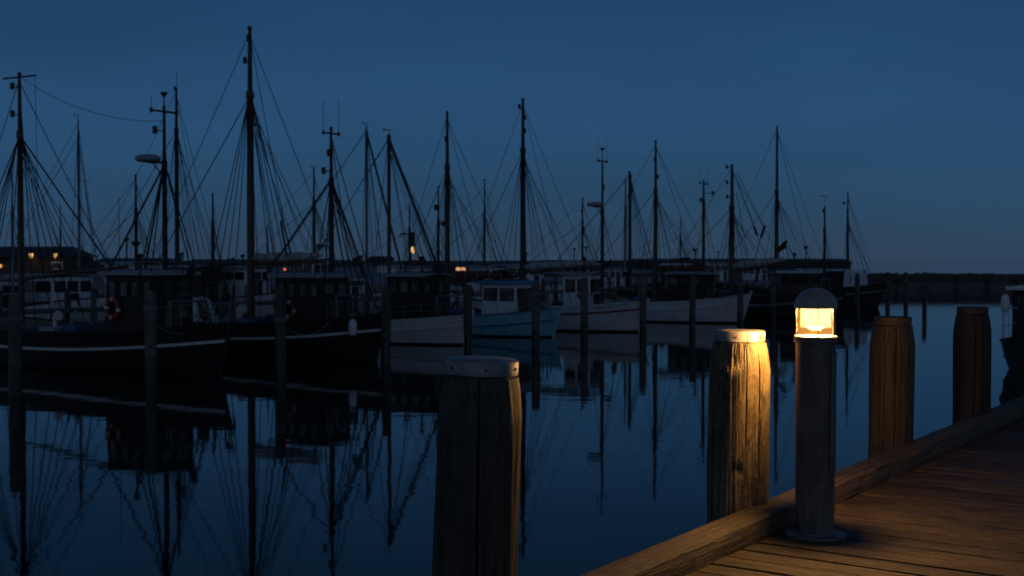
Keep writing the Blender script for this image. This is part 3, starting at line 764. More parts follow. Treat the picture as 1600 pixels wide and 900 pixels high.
            rope('halyard', (t - l0 * .95, -l0 * .5, z), (t - l0 * 1.1, -l0 * .55, z - 5.5), .007, M['rope'], o)
    def boom(s, t0, z0, t1, z1, m='spar', sail=None, r=.06, y1=0.0, lump=.15):
        d = Vector((t1 - t0, y1, z1 - z0))
        b = MB().tube((t0, 0, z0), (t1, y1, z1), r, r * .75, 10); o = b.build('boom', M[m], s.root)
        if sail:
            pts, rad = [], []; n = 26; sd = random.random() * 20
            for i in range(n + 1):
                q = i / n; p = Vector((t0, 0, z0)) + d * (q * .96) + Vector((0, 0, r * .6 + lump * .85))
                pts.append(p + Vector((0, .03 * noise.noise(Vector((q * 9, sd, 0))), .03 * noise.noise(Vector((q * 11, sd, 6))))))
                rad.append(lump * (1.15 - .45 * q) * (.85 + .35 * noise.noise(Vector((q * 13, sd, 2)))) * min(1, .25 + 6 * min(q, 1 - q)))
            sb = MB().sweep(pts, rad, 12); f = sb.build('furled_sail', M[sail], o, smooth=80)
            for i in range(3, n, 4):
                p = pts[i]; MB().lathe([(rad[i] + .015, -.02), (rad[i] + .015, .02), (rad[i] - .02, .02), (rad[i] - .02, -.02)], 10, closed=True).build('sail_tie', M['rope_pale'], o, p, (0, math.pi / 2, 0))
        return o
    def clutter(s, seed, tmax=None):
        """hatch, winch, ventilators and gear posts on deck"""
        q = random.Random(seed); t0 = s.ht[1] if hasattr(s, 'ht') else 2.0
        z = s.deckz(t0 + 1.4)
        MB().box(t0 + .9, t0 + 1.9, -.5, .5, z - .02, z + .38, taper=.03).build('hatch', M[q.choice(['brown', 'roofgrey', 'deckwood'])], s.root, bevel=.02, seg=1)
        w = MB().tube((t0 + .45, -.4, z + .38), (t0 + .45, .4, z + .38), .12, n=14).tube((t0 + .45, -.44, z + .38), (t0 + .45, -.38, z + .38), .23, n=16).tube((t0 + .45, .38, z + .38), (t0 + .45, .44, z + .38), .23, n=16)
        w.box(t0 + .38, t0 + .52, -.36, -.3, z - .02, z + .36).box(t0 + .38, t0 + .52, .3, .36, z - .02, z + .36).build('winch', M['spar_dark'], s.root)
        for k in range(2):
            x, y = t0 + q.uniform(2.1, 2.9), q.uniform(-.6, .6)
            MB().tube((x, y, z), (x, y, z + .55), .06, n=10).sweep([(x, y, z + .5), (x, y, z + .62), (x - .06, y, z + .7), (x - .16, y, z + .72)], [.06, .07, .1, .14], 10).build('ventilator', M[q.choice(['white', 'roofgrey', 'spar_dark'])], s.root)
        y = q.choice((-1, 1)) * .55
        x = max(.35, s.ht[0] - .55)
        MB().tube((x, -.6, s.deckz(x)), (x, -.6, s.deckz(x) + 1.0), .035).tube((x, .6, s.deckz(x)), (x, .6, s.deckz(x) + 1.0), .035).tube((x, -.62, s.deckz(x) + 1.0), (x, .62, s.deckz(x) + 1.0), .035).build('gallows', M['galv'], s.root)
    def cowl(s, t, y, h, m='spar_dark'):
        MB().tube((t, y, s.zroof - .08), (t, y, s.zroof + h), .035).lathe([(.05, h - .02), (.12, h + .09), (.10, h + .13), (.03, h + .13)], 14, (t, y, s.zroof)).build('deck_light', M[m], s.root)
    def aerial(s, t, y, h): rope('whip_aerial', (t, y, s.zroof - .1), (t, y, s.zroof + h), .008, M['rope'], s.root)
    def rails(s, u0, u1, h, n=6, m='galv'):
        for sd in (-1, 1):
            pts = [Vector(s.pt(u0 + (u1 - u0) * i / n, s.sheer(u0 + (u1 - u0) * i / n), sd, -.05)) for i in range(n + 1)]
            b = MB().sweep([p + Vector((0, 0, h)) for p in pts], .016, 6).sweep([p + Vector((0, 0, h * .5)) for p in pts], .010, 6)
            for p in pts: b.tube(p, p + Vector((0, 0, h)), .014, n=6)
            b.build('guard_rail', M[m], s.root)

def lifebuoy(boat, t, sd, z, label, rr=.33):
    hw = boat.ht[2]
    p = boat.world((t, sd * (hw + .045), z))
    o = thing('lifebuoy', label, 'lifebuoy', p, boat.root.rotation_euler.z, None)
    vs = []
    def ring(a0, a1, r, name, m, par, n):
        b = MB(); b.sweep([(rr * .78 * math.cos(a0 + (a1 - a0) * i / n), 0, rr * .78 * math.sin(a0 + (a1 - a0) * i / n)) for i in range(n + 1)], r, 10)
        return b.build(name, m, par, smooth=60)
    for k in range(4):
        a = k * math.pi / 2 + .25
        ring(a, a + math.pi / 2 - .28, rr * .22, 'orange_section', M['orange'], o, 10)
        ring(a - .28, a, rr * .225, 'white_band', M['white'], o, 3)
    return o
def fender(p, label, r=.13, h=.5, m='white'):
    o = thing('fender', label, 'fender', p)
    MB().lathe([(.03, -h / 2), (r * .8, -h / 2 + .05), (r, -h / 2 + .12), (r, h / 2 - .12), (r * .8, h / 2 - .05), (.03, h / 2)], 16).build('body', M[m], o)
    rope('lanyard', (0, 0, h / 2), (0, 0, h / 2 + .5), .012, M['rope_pale'], o); return o
def crate(boat, t, y, z, sx, sy, sz, m, label, rz=0.0):
    p = boat.world((t, y, z)); o = thing('fish_crate', label, 'crate', p, boat.root.rotation_euler.z + rz, None)
    b = MB().box(-sx, sx, -sy, sy, 0, .02)
    for a in (-1, 1): b.box(-sx, sx, a * sy - .012, a * sy + .012, 0, sz); b.box(a * sx - .012, a * sx + .012, -sy + .013, sy - .013, .001, sz - .001)
    b.build('box', M[m], o)
    r_ = MB()
    for a in (-1, 1): r_.box(-sx - .02, sx + .02, a * sy - .025, a * sy + .025, sz, sz + .03); r_.box(a * sx - .025, a * sx + .025, -sy + .026, sy - .026, sz, sz + .029)
    r_.build('rim', M[m], o); return o
def bundle(name, label, cat, boat, t, y, z, sx, sy, sz, m, seed):
    """a lumpy load under a tarpaulin"""
    p = boat.world((t, y, z)); vs, fs = [], []; n, k = 20, 10
    for j in range(k + 1):
        ph = j / k * math.pi / 2
        for i in range(n):
            a = 2 * math.pi * i / n; ca, sa = math.cos(a), math.sin(a); e = .6
            x = sx * math.copysign(abs(ca) ** e, ca) * math.cos(ph) ** .45 * (1.0 if j else 1.06); yy = sy * math.copysign(abs(sa) ** e, sa) * math.cos(ph) ** .45 * (1.0 if j else 1.06)
            q = 1 + .10 * noise.noise(Vector((ca * 2, sa * 2 + seed, ph * 2))) + .05 * math.sin(a * 9 + seed) * math.cos(ph)
            vs.append((x * q, yy * q, sz * math.sin(ph) * (1 + .12 * noise.noise(Vector((ca, sa, ph + seed))))))
    for j in range(k):
        for i in range(n): fs.append((j * n + i, j * n + (i + 1) % n, (j + 1) * n + (i + 1) % n, (j + 1) * n + i))
    fs.append(tuple(range(n))[::-1])
    o = thing(name, label, cat, p, boat.root.rotation_euler.z)
    c = MB().add(vs, fs).build('cover', M[m], o, smooth=80)
    b = MB()
    for q in (-.4, .4):
        b.sweep([(q * sx, -sy * 1.08, .02), (q * sx, -sy * .98, sz * .7), (q * sx, -sy * .5, sz * 1.04), (q * sx, sy * .5, sz * 1.04), (q * sx, sy * .98, sz * .7), (q * sx, sy * 1.08, .02)], .014, 6)
    b.build('lashing', M['rope_pale'], o); return o
def line(p, q, sag, label, r=.014, m='rope_pale'):
    p, q = Vector(p), Vector(q); pts = [p.lerp(q, i / 10) - Vector((0, 0, sag * 4 * (i / 10) * (1 - i / 10))) for i in range(11)]
    return tag(MB().sweep(pts, r, 6).build('mooring_line', M[m]), label, 'rope', 'mooring lines')

# 1: black cutter at the left
B1 = Boat('fishing_cutter', 'black fishing cutter with dark wheelhouse, red lifebuoy and white stripe at the left edge', 345, 31.0, 12.0, 3.5, 'hull_black', 1.0, 1.32, 'white', cat='fishing boat')
h = B1.house(1.75, 3.75, B1.z_at(2.8, 429), .66, 'varnish', 'roofgrey', 'roofgrey', nside=4)
t = B1.t_at(33); B1.main = B1.mast(t, B1.z_at(t, 113), .095, 'spar', hounds=B1.z_at(t, 212), gear=[('yard', B1.z_at(t, 122), .45, .45), ('lamp', B1.z_at(t, 137), (.05, .2)), ('lamp', B1.z_at(t, 180), (.05, .2))], shroud=4, lr=.012)
B1.boom(t, B1.z_at(t, 436), 3.6, B1.z_at(3.6, 416), 'spar', None, .06)
rope('topping_lift', (B1.t_at(175), 0, B1.z_at(4, 420)), (t, 0, B1.z_at(t, 212)), .024, M['rope'], B1.main)
t = B1.t_at(258); mz = B1.mast(t, B1.z_at(t, 165), .075, 'spar_dark', hounds=B1.z_at(t, 258), shroud=2, fore=False, aft=False,
        gear=[('cross', B1.z_at(t, 175), .42, (-1, 1.1), (1, .35)), ('cup', B1.z_at(t, 152)), ('radar', B1.z_at(t, 249), (.25, .33)), ('lamp', B1.z_at(t, 205), (.1, .22)),
              ('strut', B1.z_at(t, 258), (3.7, .6, B1.zroof - .1)), ('strut', B1.z_at(t, 258), (3.7, -.6, B1.zroof - .1))], lr=.014)
B1.cowl(2.9, .3, .62); B1.cowl(3.4, -.2, .3); B1.aerial(3.2, .6, 1.9)
lifebuoy(B1, 3.35, 1, B1.z_at(3.3, 481), 'red and white lifebuoy on the wheelhouse of the leftmost black cutter', .31)
bundle('covered_hatch', 'green tarpaulin over a hatch on the leftmost black cutter', 'tarpaulin', B1, B1.t_at(70), .5, B1.deckz(6.5) - .02, .75, .7, .42, 'tarp_green', 3)
crate(B1, B1.t_at(120), .75, B1.deckz(5.4), .32, .22, .4, 'crate_grey', 'pale fish crate on deck beside the green tarpaulin')
crate(B1, B1.t_at(142), .5, B1.deckz(5), .3, .24, .45, 'crate_blue', 'blue fish crate on deck before the lifebuoy wheelhouse')
B1.rails(.02, .13, .55, 4)

# 2: black cutter with the tallest mast
B2 = Boat('fishing_cutter', 'black fishing cutter under the tallest mast with long white stripe', 588, 35.3, 10.5, 3.3, 'hull_black', 1.02, 1.36, 'white', cat='fishing boat')
B2.house(1.55, 3.45, B2.z_at(2.4, 433), .68, 'varnish', 'roofgrey', 'roofgrey', nside=4)
t = B2.t_at(392); B2.main = B2.mast(t, B2.z_at(t, 42), .125, 'spar', hounds=B2.z_at(t, 150), shroud=4, lr=.011, gear=[('lamp', B2.z_at(t, 97), (.05, .16)), ('lamp', B2.z_at(t, 62), (.0, .06))])
B2.boom(t, B2.z_at(t, 412), 2.0, B2.z_at(3, 409), 'spar', 'sail_white', .07, lump=.16)
for q in (432, 462): rope('topping_lift', (B2.t_at(q), .1, B2.z_at(3, 405)), (t, 0, B2.z_at(t, 152)), .014, M['rope'], B2.main)
rope('tackle', (B2.t_at(452), .1, B2.z_at(3.3, 400)), (B2.t_at(441), .06, B2.z_at(3.6, 345)), .035, M['rope'], B2.main)
t = B2.t_at(518); B2.mast(t, B2.z_at(t, 198), .085, 'spar_dark', hounds=B2.z_at(t, 285), shroud=2, fore=False, aft=True,
        gear=[('cross', B2.z_at(t, 209), .33, (-1, 1.05), (1, .95)), ('lamp', B2.z_at(t, 268), (.1, .22)), ('lamp', B2.z_at(t, 240), (0, .1)), ('strut', B2.z_at(t, 280), (3.6, .75, B2.zroof)), ('strut', B2.z_at(t, 280), (-.1, .0, B2.sheer(0)))], lr=.014)
lifebuoy(B2, 2.75, 1, B2.z_at(2.7, 483), 'small red lifebuoy half hidden by a pile on the second black cutter', .27)
bundle('covered_raft', 'rounded white tarpaulin bundle on the foredeck of the second black cutter', 'tarpaulin', B2, B2.t_at(312), .1, B2.deckz(7.1), .42, .5, 1.0, 'tarp_white', 8)
crate(B2, 4.3, .7, B2.deckz(4.3), .35, .3, .45, 'crate_blue', 'blue fish crate just ahead of the second black cutter wheelhouse')
o = thing('deck_lamp', 'small red lamp above the roof of the second black cutter', 'lamp', B2.world((3.3, .35, B2.zroof - .07)))
MB().tube((0, 0, 0), (0, 0, .12), .02).lathe([(.05, .1), (.05, .13), (.02, .135)], 10).build('holder', M['spar_dark'], o)
MB().lathe([(.035, .135), (.042, .17), (.035, .2), (.01, .21)], 10).build('lens', M['red_lamp'], o)
B2.rails(.02, .12, .5, 4)
fender(B2.world((.35, .62, 1.0)), 'white fender hanging at the near end of the second black cutter', .12, .5)

# 3: white hull, dark wheelhouse
B3 = Boat('fishing_boat', 'white-hulled fishing boat with dark wheelhouse behind the foreground pile', 728, 42.3, 8.4, 2.8, 'hull_white', .86, 1.12, None, cat='fishing boat', boot=.07)
B3.house(1.35, 3.0, B3.z_at(2.2, 432), .72, 'varnish', 'roofgrey', None, nside=3)
t = B3.t_at(685); B3.mast(t, B3.z_at(t, 290), .055, 'spar_dark', shroud=1, fore=False, aft=False, gear=[('lamp', B3.z_at(t, 325), (.02, .12)), ('lamp', B3.z_at(t, 350), (-.1, -.15))], lr=.009)
t = B3.t_at(608); o = B3.mast(t, B3.z_at(t, 210), .075, 'spar', hounds=B3.z_at(t, 216), shroud=1, lr=.009, gear=[('vane', B3.z_at(t, 208))], zb=None)
rope('furled_jib', (1.1, 0, B3.z_at(1.0, 430)), (t, 0, B3.z_at(t, 216)), .045, M['rope_green'], o)
B3.rails(.03, .36, .42, 5); B3.cowl(1.7, .3, .45); B3.cowl(2.6, .1, .3)
# 4: blue boat
B4 = Boat('fishing_boat', 'bright blue boat with white wheelhouse and blue roof', 866, 46.6, 7.8, 2.6, 'hull_blue', .80, 1.1, 'trim_blue', cat='fishing boat', rail_m='trim_blue', boot=.07)
B4.house(1.25, 2.9, B4.z_at(2.0, 443), .74, 'white', 'trim_blue', 'trim_blue', nside=2, win=.5)
MB().box(1.0, 1.235, -.6, .6, B4.deckz(1) - .05, B4.z_at(1.2, 452)).build('canvas_screen', M['brown'], B4.root)
t = B4.t_at(699); B4.main = B4.mast(t, B4.z_at(t, 174), .115, 'spar', hounds=B4.z_at(t, 262), shroud=3, lr=.010, gear=[('lamp', B4.z_at(t, 218), (0, .09))])
B4.boom(t, B4.z_at(t, 440), 1.2, B4.z_at(2, 437), 'spar', 'sail_red', .06, lump=.19)
tag(B4.hull, 'blue planked hull')
B4.cowl(2.2, .2, .28)
# 5: white with red line
B5 = Boat('fishing_boat', 'white boat with thin red line, white wheelhouse and orange lifebuoy', 1001, 50.0, 9.2, 2.9, 'hull_white', .98, 1.28, 'red', cat='fishing boat', rail_m='white', boot=.08, stripe_drop=.30)
B5.house(2.05, 3.35, B5.z_at(2.8, 430), .62, 'white', 'roofgrey', None, nside=2, win=.55)
t = B5.t_at(817); B5.main = B5.mast(t, B5.z_at(t, 154), .125, 'spar_dark', hounds=B5.z_at(t, 236), shroud=4, lr=.010, gear=[('lamp', B5.z_at(t, 168), (.05, .2)), ('lamp', B5.z_at(t, 205), (-.03, -.1)), ('lamp', B5.z_at(t, 184), (-.03, -.1))])
B5.boom(t, B5.z_at(t, 425), 1.9, B5.z_at(2.4, 418), 'spar', 'sail_white', .07, lump=.2)
t = B5.t_at(941); B5.mast(t, B5.z_at(t, 250), .08, 'spar_dark', hounds=B5.z_at(t, 330), shroud=2, fore=False, aft=False, lr=.010,
        gear=[('cross', B5.z_at(t, 252), .36, (-1, 1.0), (1, .95)), ('cup', B5.z_at(t, 236)), ('radar', B5.z_at(t, 320), (.2, .3)), ('lamp', B5.z_at(t, 293), (0, -.08))])
lifebuoy(B5, 2.35, 1, B5.z_at(2.5, 458), 'orange lifebuoy on the white wheelhouse of the red-lined boat', .28)
tgt = MB(); rn = random.Random(5)
for k in range(9):                                    # the name, too small to read: a run of slanting strokes
    u = .115 + k * .0085; p = B5.pt(u, B5.sheer(u) - .17, 1, .012); q = B5.pt(u + .004, B5.sheer(u) - .17 + rn.uniform(.05, .11), 1, .012)
    tgt.tube(p, q, .008, n=4); tgt.tube(q, B5.pt(u + .008, B5.sheer(u) - .17 + rn.uniform(0, .05), 1, .012), .007, n=4)
tgt.build('name_lettering', M['bolt'], B5.hull)
B5.cowl(2.5, .3, .5); B5.cowl(3.2, -.2, .35); B5.aerial(2.2, .4, 1.3)
# 6: plain white, dark wheelhouse
B6 = Boat('fishing_boat', 'plain white boat with dark wheelhouse left of the amber-lit pile', 1161, 57.2, 8.8, 3.0, 'hull_white', 1.0, 1.42, None, cat='fishing boat', rail_m='varnish', boot=.08)
B6.house(1.75, 3.55, B6.z_at(2.6, 428), .75, 'varnish', 'roofgrey', 'roofgrey', nside=3)
t = B6.t_at(1024); B6.main = B6.mast(t, B6.z_at(t, 219), .105, 'spar', hounds=B6.z_at(t, 298), shroud=3, lr=.010, gear=[('lamp', B6.z_at(t, 250), (0, .08)), ('lamp', B6.z_at(t, 276), (0, -.2))])
t = B6.t_at(1099); B6.mast(t, B6.z_at(t, 281), .08, 'spar_dark', hounds=B6.z_at(t, 318), shroud=2, fore=False, aft=False, lr=.010, gear=[('cross', B6.z_at(t, 287), .4, (-1, .8), (1, .6)), ('lamp', B6.z_at(t, 302), (-.25, -.5)), ('lamp', B6.z_at(t, 313), (.1, .1))])
B6.cowl(2.3, .3, .95); B6.cowl(3.1, .1, .5)
B6.boom(B6.t_at(1024), B6.z_at(4.5, 424), 1.5, B6.z_at(2, 424), 'spar', 'sail_red', .06, lump=.14)
# 7, 8: dark hulls behind the lamp
B7 = Boat('fishing_cutter', 'dark-hulled cutter with brown wheelhouse directly behind the lamp', 1310, 62.0, 10.0, 3.2, 'hull_dark', 1.05, 1.45, 'roofgrey', cat='fishing boat')
B7.house(1.2, 2.9, B7.z_at(2, 426), .62, 'brown', 'roofgrey', 'white', nside=3, win=.4)
t = B7.t_at(1143); B7.main = B7.mast(t, B7.z_at(t, 257), .15, 'spar', hounds=B7.z_at(t, 325), shroud=4, lr=.012, gear=[('lamp', B7.z_at(t, 262), (.1, .42)), ('lamp', B7.z_at(t, 286), (.1, .4)), ('lamp', B7.z_at(t, 308), (.1, .36))])
B7.boom(t, B7.z_at(t, 424), 2.6, B7.z_at(3, 412), 'spar', 'sail_white', .08, lump=.24)
for a_, b_ in (((1182, 360), (1152, 285)), ((1195, 355), (1152, 272)), ((1170, 405), (1150, 300))):
    ta, tb = B7.t_at(a_[0]), B7.t_at(b_[0]); rope('tackle_fall', (ta, .1, B7.z_at(ta, a_[1])), (tb, 0, B7.z_at(tb, b_[1])), .016, M['rope'], B7.main)
for a_, b_ in (((1184, 368), (1179, 355)), ((1190, 372), (1196, 352))):
    ta, tb = B7.t_at(a_[0]), B7.t_at(b_[0]); rope('block', (ta, .1, B7.z_at(ta, a_[1])), (tb, .1, B7.z_at(tb, b_[1])), .07, M['rope'], B7.main)
ta = B7.t_at(1178); rope('tackle_fall', (ta, .1, B7.z_at(ta, 412)), (B7.t_at(1190), .1, B7.z_at(ta, 370)), .02, M['rope'], B7.main)
t = B7.t_at(1288); B7.mast(t, B7.z_at(t, 322), .075, 'spar_dark', shroud=2, fore=False, aft=False, lr=.010, gear=[('vane', B7.z_at(t, 310)), ('lamp', B7.z_at(t, 330), (0, .14))])
B7.cowl(2.2, .3, .75); B7.cowl(1.6, .3, 1.1)
fl = thing('flag', 'small dark flag on a slanting staff behind the lamp', 'flag', B7.world((B7.t_at(1240), -.4, B7.z_at(3, 412))), B7.root.rotation_euler.z)
MB().tube((0, 0, 0), (.55, 0, 1.25), .022, .016).build('staff', M['spar_dark'], fl)
vs, fs = [], []
for i in range(9):
    for j in range(5):
        vs.append((.52 + .06 * i + .0 * j, .05 * math.sin(i * .9 + j * .5), 1.2 - .1 * j - .018 * i * i * .3))
for i in range(8):
    for j in range(4): fs.append((i * 5 + j, i * 5 + j + 1, i * 5 + 6 + j, i * 5 + 5 + j))
b_ = MB().add(vs, fs); b_.add([(x_, y_ + .006, z_) for x_, y_, z_ in vs], [f[::-1] for f in fs]); b_.build('cloth', M['flag'], fl, smooth=80)
B8 = Boat('fishing_cutter', 'dark cutter with white canopy, last boat before the open sea', 1373, 76.0, 11.0, 3.3, 'hull_dark', 1.1, 1.5, 'roofgrey', cat='fishing boat')
B8.house(2.2, 4.6, B8.z_at(3, 423), .85, 'varnish', 'roofgrey', 'white', nside=4)
t = B8.t_at(1213); B8.mast(t, B8.z_at(t, 197), .13, 'spar', hounds=B8.z_at(t, 300), shroud=3, lr=.012)
t = B8.t_at(1324); B8.mast(t, B8.z_at(t, 300), .08, 'spar_dark', shroud=2, lr=.010, aft=True, fore=False, gear=[('lamp', B8.z_at(t, 318), (.1, .45)), ('lamp', B8.z_at(t, 330), (0, .05))])
vs = MB().box(.9, 2.0, -.75, .75, 1.2, B8.z_at(1.5, 421), taper=.06); vs.build('canopy', M['tarp_white'], B8.root, bevel=.05)
MB().tube((-.2, 0, B8.sheer(0)), (-1.2, 0, B8.sheer(0) + .75), .05, .03).build('bumkin', M['spar_dark'], B8.root)

# boat beside our own quay at the right edge
B9 = Boat('motorboat', 'dark motorboat with white rail cut off by the right edge of the photo', 1606, 31.0, 6.5, 2.3, 'hull_dark', .72, .95, None, cat='motorboat', axis=U, rail_m='varnish')
B9.house(1.4, 3.2, 2.15, .7, 'varnish', 'white', 'white', nside=2, win=.5)
B9.rails(.03, .25, .8, 3, 'white')
fender((ground(1571, 30.9)[0], 30.9, height(474, 31)), 'white fender hung high at the end of the motorboat on the right edge', .10, .46)
rope('lifting_rope', (.2, .2, 1.0), (.9, .2, 2.2), .03, M['rope_pale'], B9.root)

# row beyond the far jetty
def back(name, label, px, s_off, L, B, hull, **kw):
    k = (px - 800) / FPX; c = Vector((-10.86, 26.8, 0)) + N * s_off
    q = (c.x - k * c.y) / (k * U.y - U.x); p = c + U * q
    return Boat(name, label, px, p.y, L, B, hull, X=p.x, group='boats beyond the far jetty', **kw)
C0 = back('sailing_boat', 'white sailing boat partly out of the left edge behind the black cutter', 72, 17, 9, 2.6, 'hull_white', cat='sailing boat')
t = C0.t_at(20); C0.mast(t, C0.z_at(t, 268), .06, 'alu', shroud=1, lr=.007); C0.house(2.5, 5, 2.1, .8, 'white', 'roofgrey', None, nside=3, win=.3)
C1 = back('motor_cruiser', 'white motor cruiser lying behind the boom of the leftmost cutter', 168, 17, 10, 2.8, 'hull_white', cat='motorboat', zmid=1.15, zend=1.5)
C1.house(2.2, 5.6, 2.25, 1.0, 'white', 'roofgrey', None, nside=3, win=.45)
C2 = back('sailing_boat', 'pale sailing boat with thin mast and spreader near the shed', 150, 28.5, 9, 2.9, 'hull_white', cat='sailing boat')
C2.house(3, 5.4, 1.9, .8, 'white', 'roofgrey', None, nside=2, win=.25); t = C2.t_at(124); C2.mast(t, C2.z_at(t, 186), .075, 'alu', hounds=C2.z_at(t, 215), shroud=1, lr=.010, gear=[('spread', C2.z_at(t, 282), .75), ('vane', C2.z_at(t, 184))])
t = C2.t_at(95); C2.mast(t, C2.z_at(t, 320), .05, 'spar_dark', shroud=1, lr=.008, fore=False, aft=False)
C3 = back('fishing_boat', 'fishing boat with pale wheelhouse seen over the leftmost black cutter', 262, 17, 8, 2.6, 'hull_green', cat='fishing boat')
C3.house(1.2, 3.2, 2.75, .8, 'white', 'roofgrey', None, nside=2); C3.cowl(2.4, .2, .9); t = C3.t_at(213); C3.mast(t, C3.z_at(t, 272), .08, 'spar_dark', shroud=2, lr=.009)
C4 = back('fishing_cutter', 'dark two-masted cutter seen left of the tallest mast', 350, 18, 10, 3.1, 'hull_dark', cat='fishing boat')
C4.house(1.0, 2.8, 2.6, .8, 'brown', 'roofgrey', None); t = C4.t_at(277); C4.mast(t, C4.z_at(t, 138), .11, 'spar_dark', shroud=2, lr=.011, hounds=C4.z_at(t, 205), gear=[('lamp', C4.z_at(t, 140), (0, .06))])
t = C4.t_at(333); C4.mast(t, C4.z_at(t, 302), .085, 'spar_dark', shroud=2, lr=.010, fore=False)
C5 = back('fishing_boat', 'white fishing boat with radar seen behind the second black cutter', 530, 17, 8.5, 2.9, 'hull_white', cat='fishing boat', zmid=1.1, zend=1.5)
C5.house(1.0, 3.0, 2.9, .8, 'white', 'roofgrey', None); t = C5.t_at(491); C5.mast(t, C5.z_at(t, 262), .085, 'spar_dark', shroud=2, lr=.009, gear=[('radar', C5.z_at(t, 384), (-.2, -.2)), ('vane', C5.z_at(t, 264))])
C6 = back('sailing_boat', 'sailing boat with tall pale mast and navy sail cover behind the white hull', 600, 18, 9, 2.9, 'hull_white', cat='sailing boat')
C6.house(2, 4, 2.0, .8, 'white', 'roofgrey', None, win=.25, nside=2); t = C6.t_at(573); o = C6.mast(t, C6.z_at(t, 197), .085, 'alu', hounds=C6.z_at(t, 206), shroud=1, lr=.010, gear=[('spread', C6.z_at(t, 300), .6), ('vane', C6.z_at(t, 196))])
C6.boom(t, C6.z_at(t, 412), -.8, C6.z_at(0, 410), 'alu', 'sail_blue', .06, lump=.2)
rope('furled_jib', (-1.2, 0, C6.z_at(0, 420)), (t, 0, C6.z_at(t, 206)), .06, M['rope_green'], o)
C7 = back('fishing_boat', 'grey fishing boat with thin mast seen over the blue boat', 800, 18, 8, 2.8, 'hull_white', cat='fishing boat')
C7.house(1, 2.8, 2.5, .75, 'white', 'roofgrey', None); t = C7.t_at(757); C7.mast(t, C7.z_at(t, 286), .08, 'spar_dark', shroud=2, lr=.011, gear=[('cup', C7.z_at(t, 284))])
C8 = back('fishing_boat', 'white fishing boat seen behind the red-lined boat wheelhouse', 950, 16, 8, 2.9, 'hull_white', cat='fishing boat', zmid=1.1, zend=1.5)
C8.house(1, 3, 2.8, .8, 'white', 'roofgrey', None); t = C8.t_at(910); C8.mast(t, C8.z_at(t, 308), .085, 'spar_dark', shroud=2, lr=.011, gear=[('lamp', C8.z_at(t, 330), (0, .1)), ('lamp', C8.z_at(t, 365), (0, -.1))]); C8.cowl(1.5, .3, .8); C8.cowl(2.4, .3, .7)
C9 = back('sailing_boat', 'sailing boat with paired masts between the two right-hand white boats', 1030, 17, 10, 3.0, 'hull_dark', cat='sailing boat')
C9.house(2.6, 4.2, 2.3, .8, 'white', 'roofgrey', None); t = C9.t_at(984); C9.mast(t, C9.z_at(t, 268), .13, 'spar_dark', hounds=C9.z_at(t, 275), shroud=2, lr=.012, gear=[('lamp', C9.z_at(t, 270), (0, .14))])
t = C9.t_at(977); C9.mast(t, C9.z_at(t, 278), .10, 'alu', shroud=1, lr=.012, fore=False, aft=False)
C10 = back('fishing_boat', 'small white boat glimpsed above the amber-lit pile', 1215, 17, 7.5, 2.7, 'hull_white', cat='fishing boat')
C10.house(1.2, 3, 2.4, .7, 'white', 'roofgrey', None)

D1 = back('fishing_boat', 'white cabin boat between the two black cutters in the back row', 432, 17, 8, 2.8, 'hull_white', cat='fishing boat', zmid=1.1, zend=1.45)
D1.house(1.2, 3.4, 2.55, .8, 'white', 'roofgrey', None, win=.35); D1.cowl(2, .2, .4)
t = D1.t_at(418); D1.mast(t, D1.z_at(t, 352), .05, 'spar_dark', shroud=1, lr=.008, fore=False, aft=False)
D2 = back('fishing_cutter', 'dark cutter with tan sail behind the dark wheelhouse of the white hull', 690, 17.5, 9, 2.9, 'hull_green', cat='fishing boat')
D2.house(1.2, 2.8, 2.5, .75, 'white', 'roofgrey', None); t = D2.t_at(640); D2.mast(t, D2.z_at(t, 318), .07, 'spar_dark', shroud=2, lr=.010); D2.boom(t, 2.6, 1.0, 2.7, 'spar', 'sail_red', .06, lump=.18)
D3 = back('motor_cruiser', 'white cabin cruiser behind the furled white sail', 872, 17, 8.5, 2.8, 'hull_white', cat='motorboat', zmid=1.15, zend=1.5)
D3.house(1.6, 4.2, 2.6, .9, 'white', 'roofgrey', None, win=.4); D3.cowl(2.2, .3, .6); D3.aerial(3, .3, 1.6)
D4 = back('fishing_cutter', 'dark cutter behind the plain white boat', 1095, 17, 9, 2.9, 'hull_dark', cat='fishing boat')
D4.house(1.2, 3.0, 2.6, .8, 'varnish', 'white', 'white'); t = D4.t_at(1063); D4.mast(t, D4.z_at(t, 340), .07, 'spar_dark', shroud=2, lr=.011); D4.boom(D4.t_at(1050), 2.7, .8, 2.9, 'spar', 'sail_red', .06, lump=.2)
D5 = back('fishing_boat', 'white boat behind the curved end of the plain white boat', 1158, 17.5, 8, 2.8, 'hull_white', cat='fishing boat')
D5.house(1.4, 3.2, 2.7, .8, 'white', 'roofgrey', None); D5.cowl(2, .2, .8)
for i_, b_ in enumerate((B1, B2, B3, B4, B5, B6, B7, B8, C3, C4, C5, C7, C8, C9, D1, D2, D4, D5)): b_.clutter(i_ * 7 + 1)

# stay running from the left cutter's masthead to its mizzen
t0, t1 = B1.t_at(55), B1.t_at(238)
p0, p1 = Vector((B1.t_at(48), .3, B1.z_at(8.2, 124))), Vector((B1.t_at(256), .05, B1.z_at(2.15, 190)))
pts = [p0.lerp(p1, i / 12) - Vector((0, 0, .35 * 4 * (i / 12) * (1 - i / 12))) for i in range(13)]
MB().sweep(pts, .008, 5).build('aerial_wire', M['rope'], B1.main)

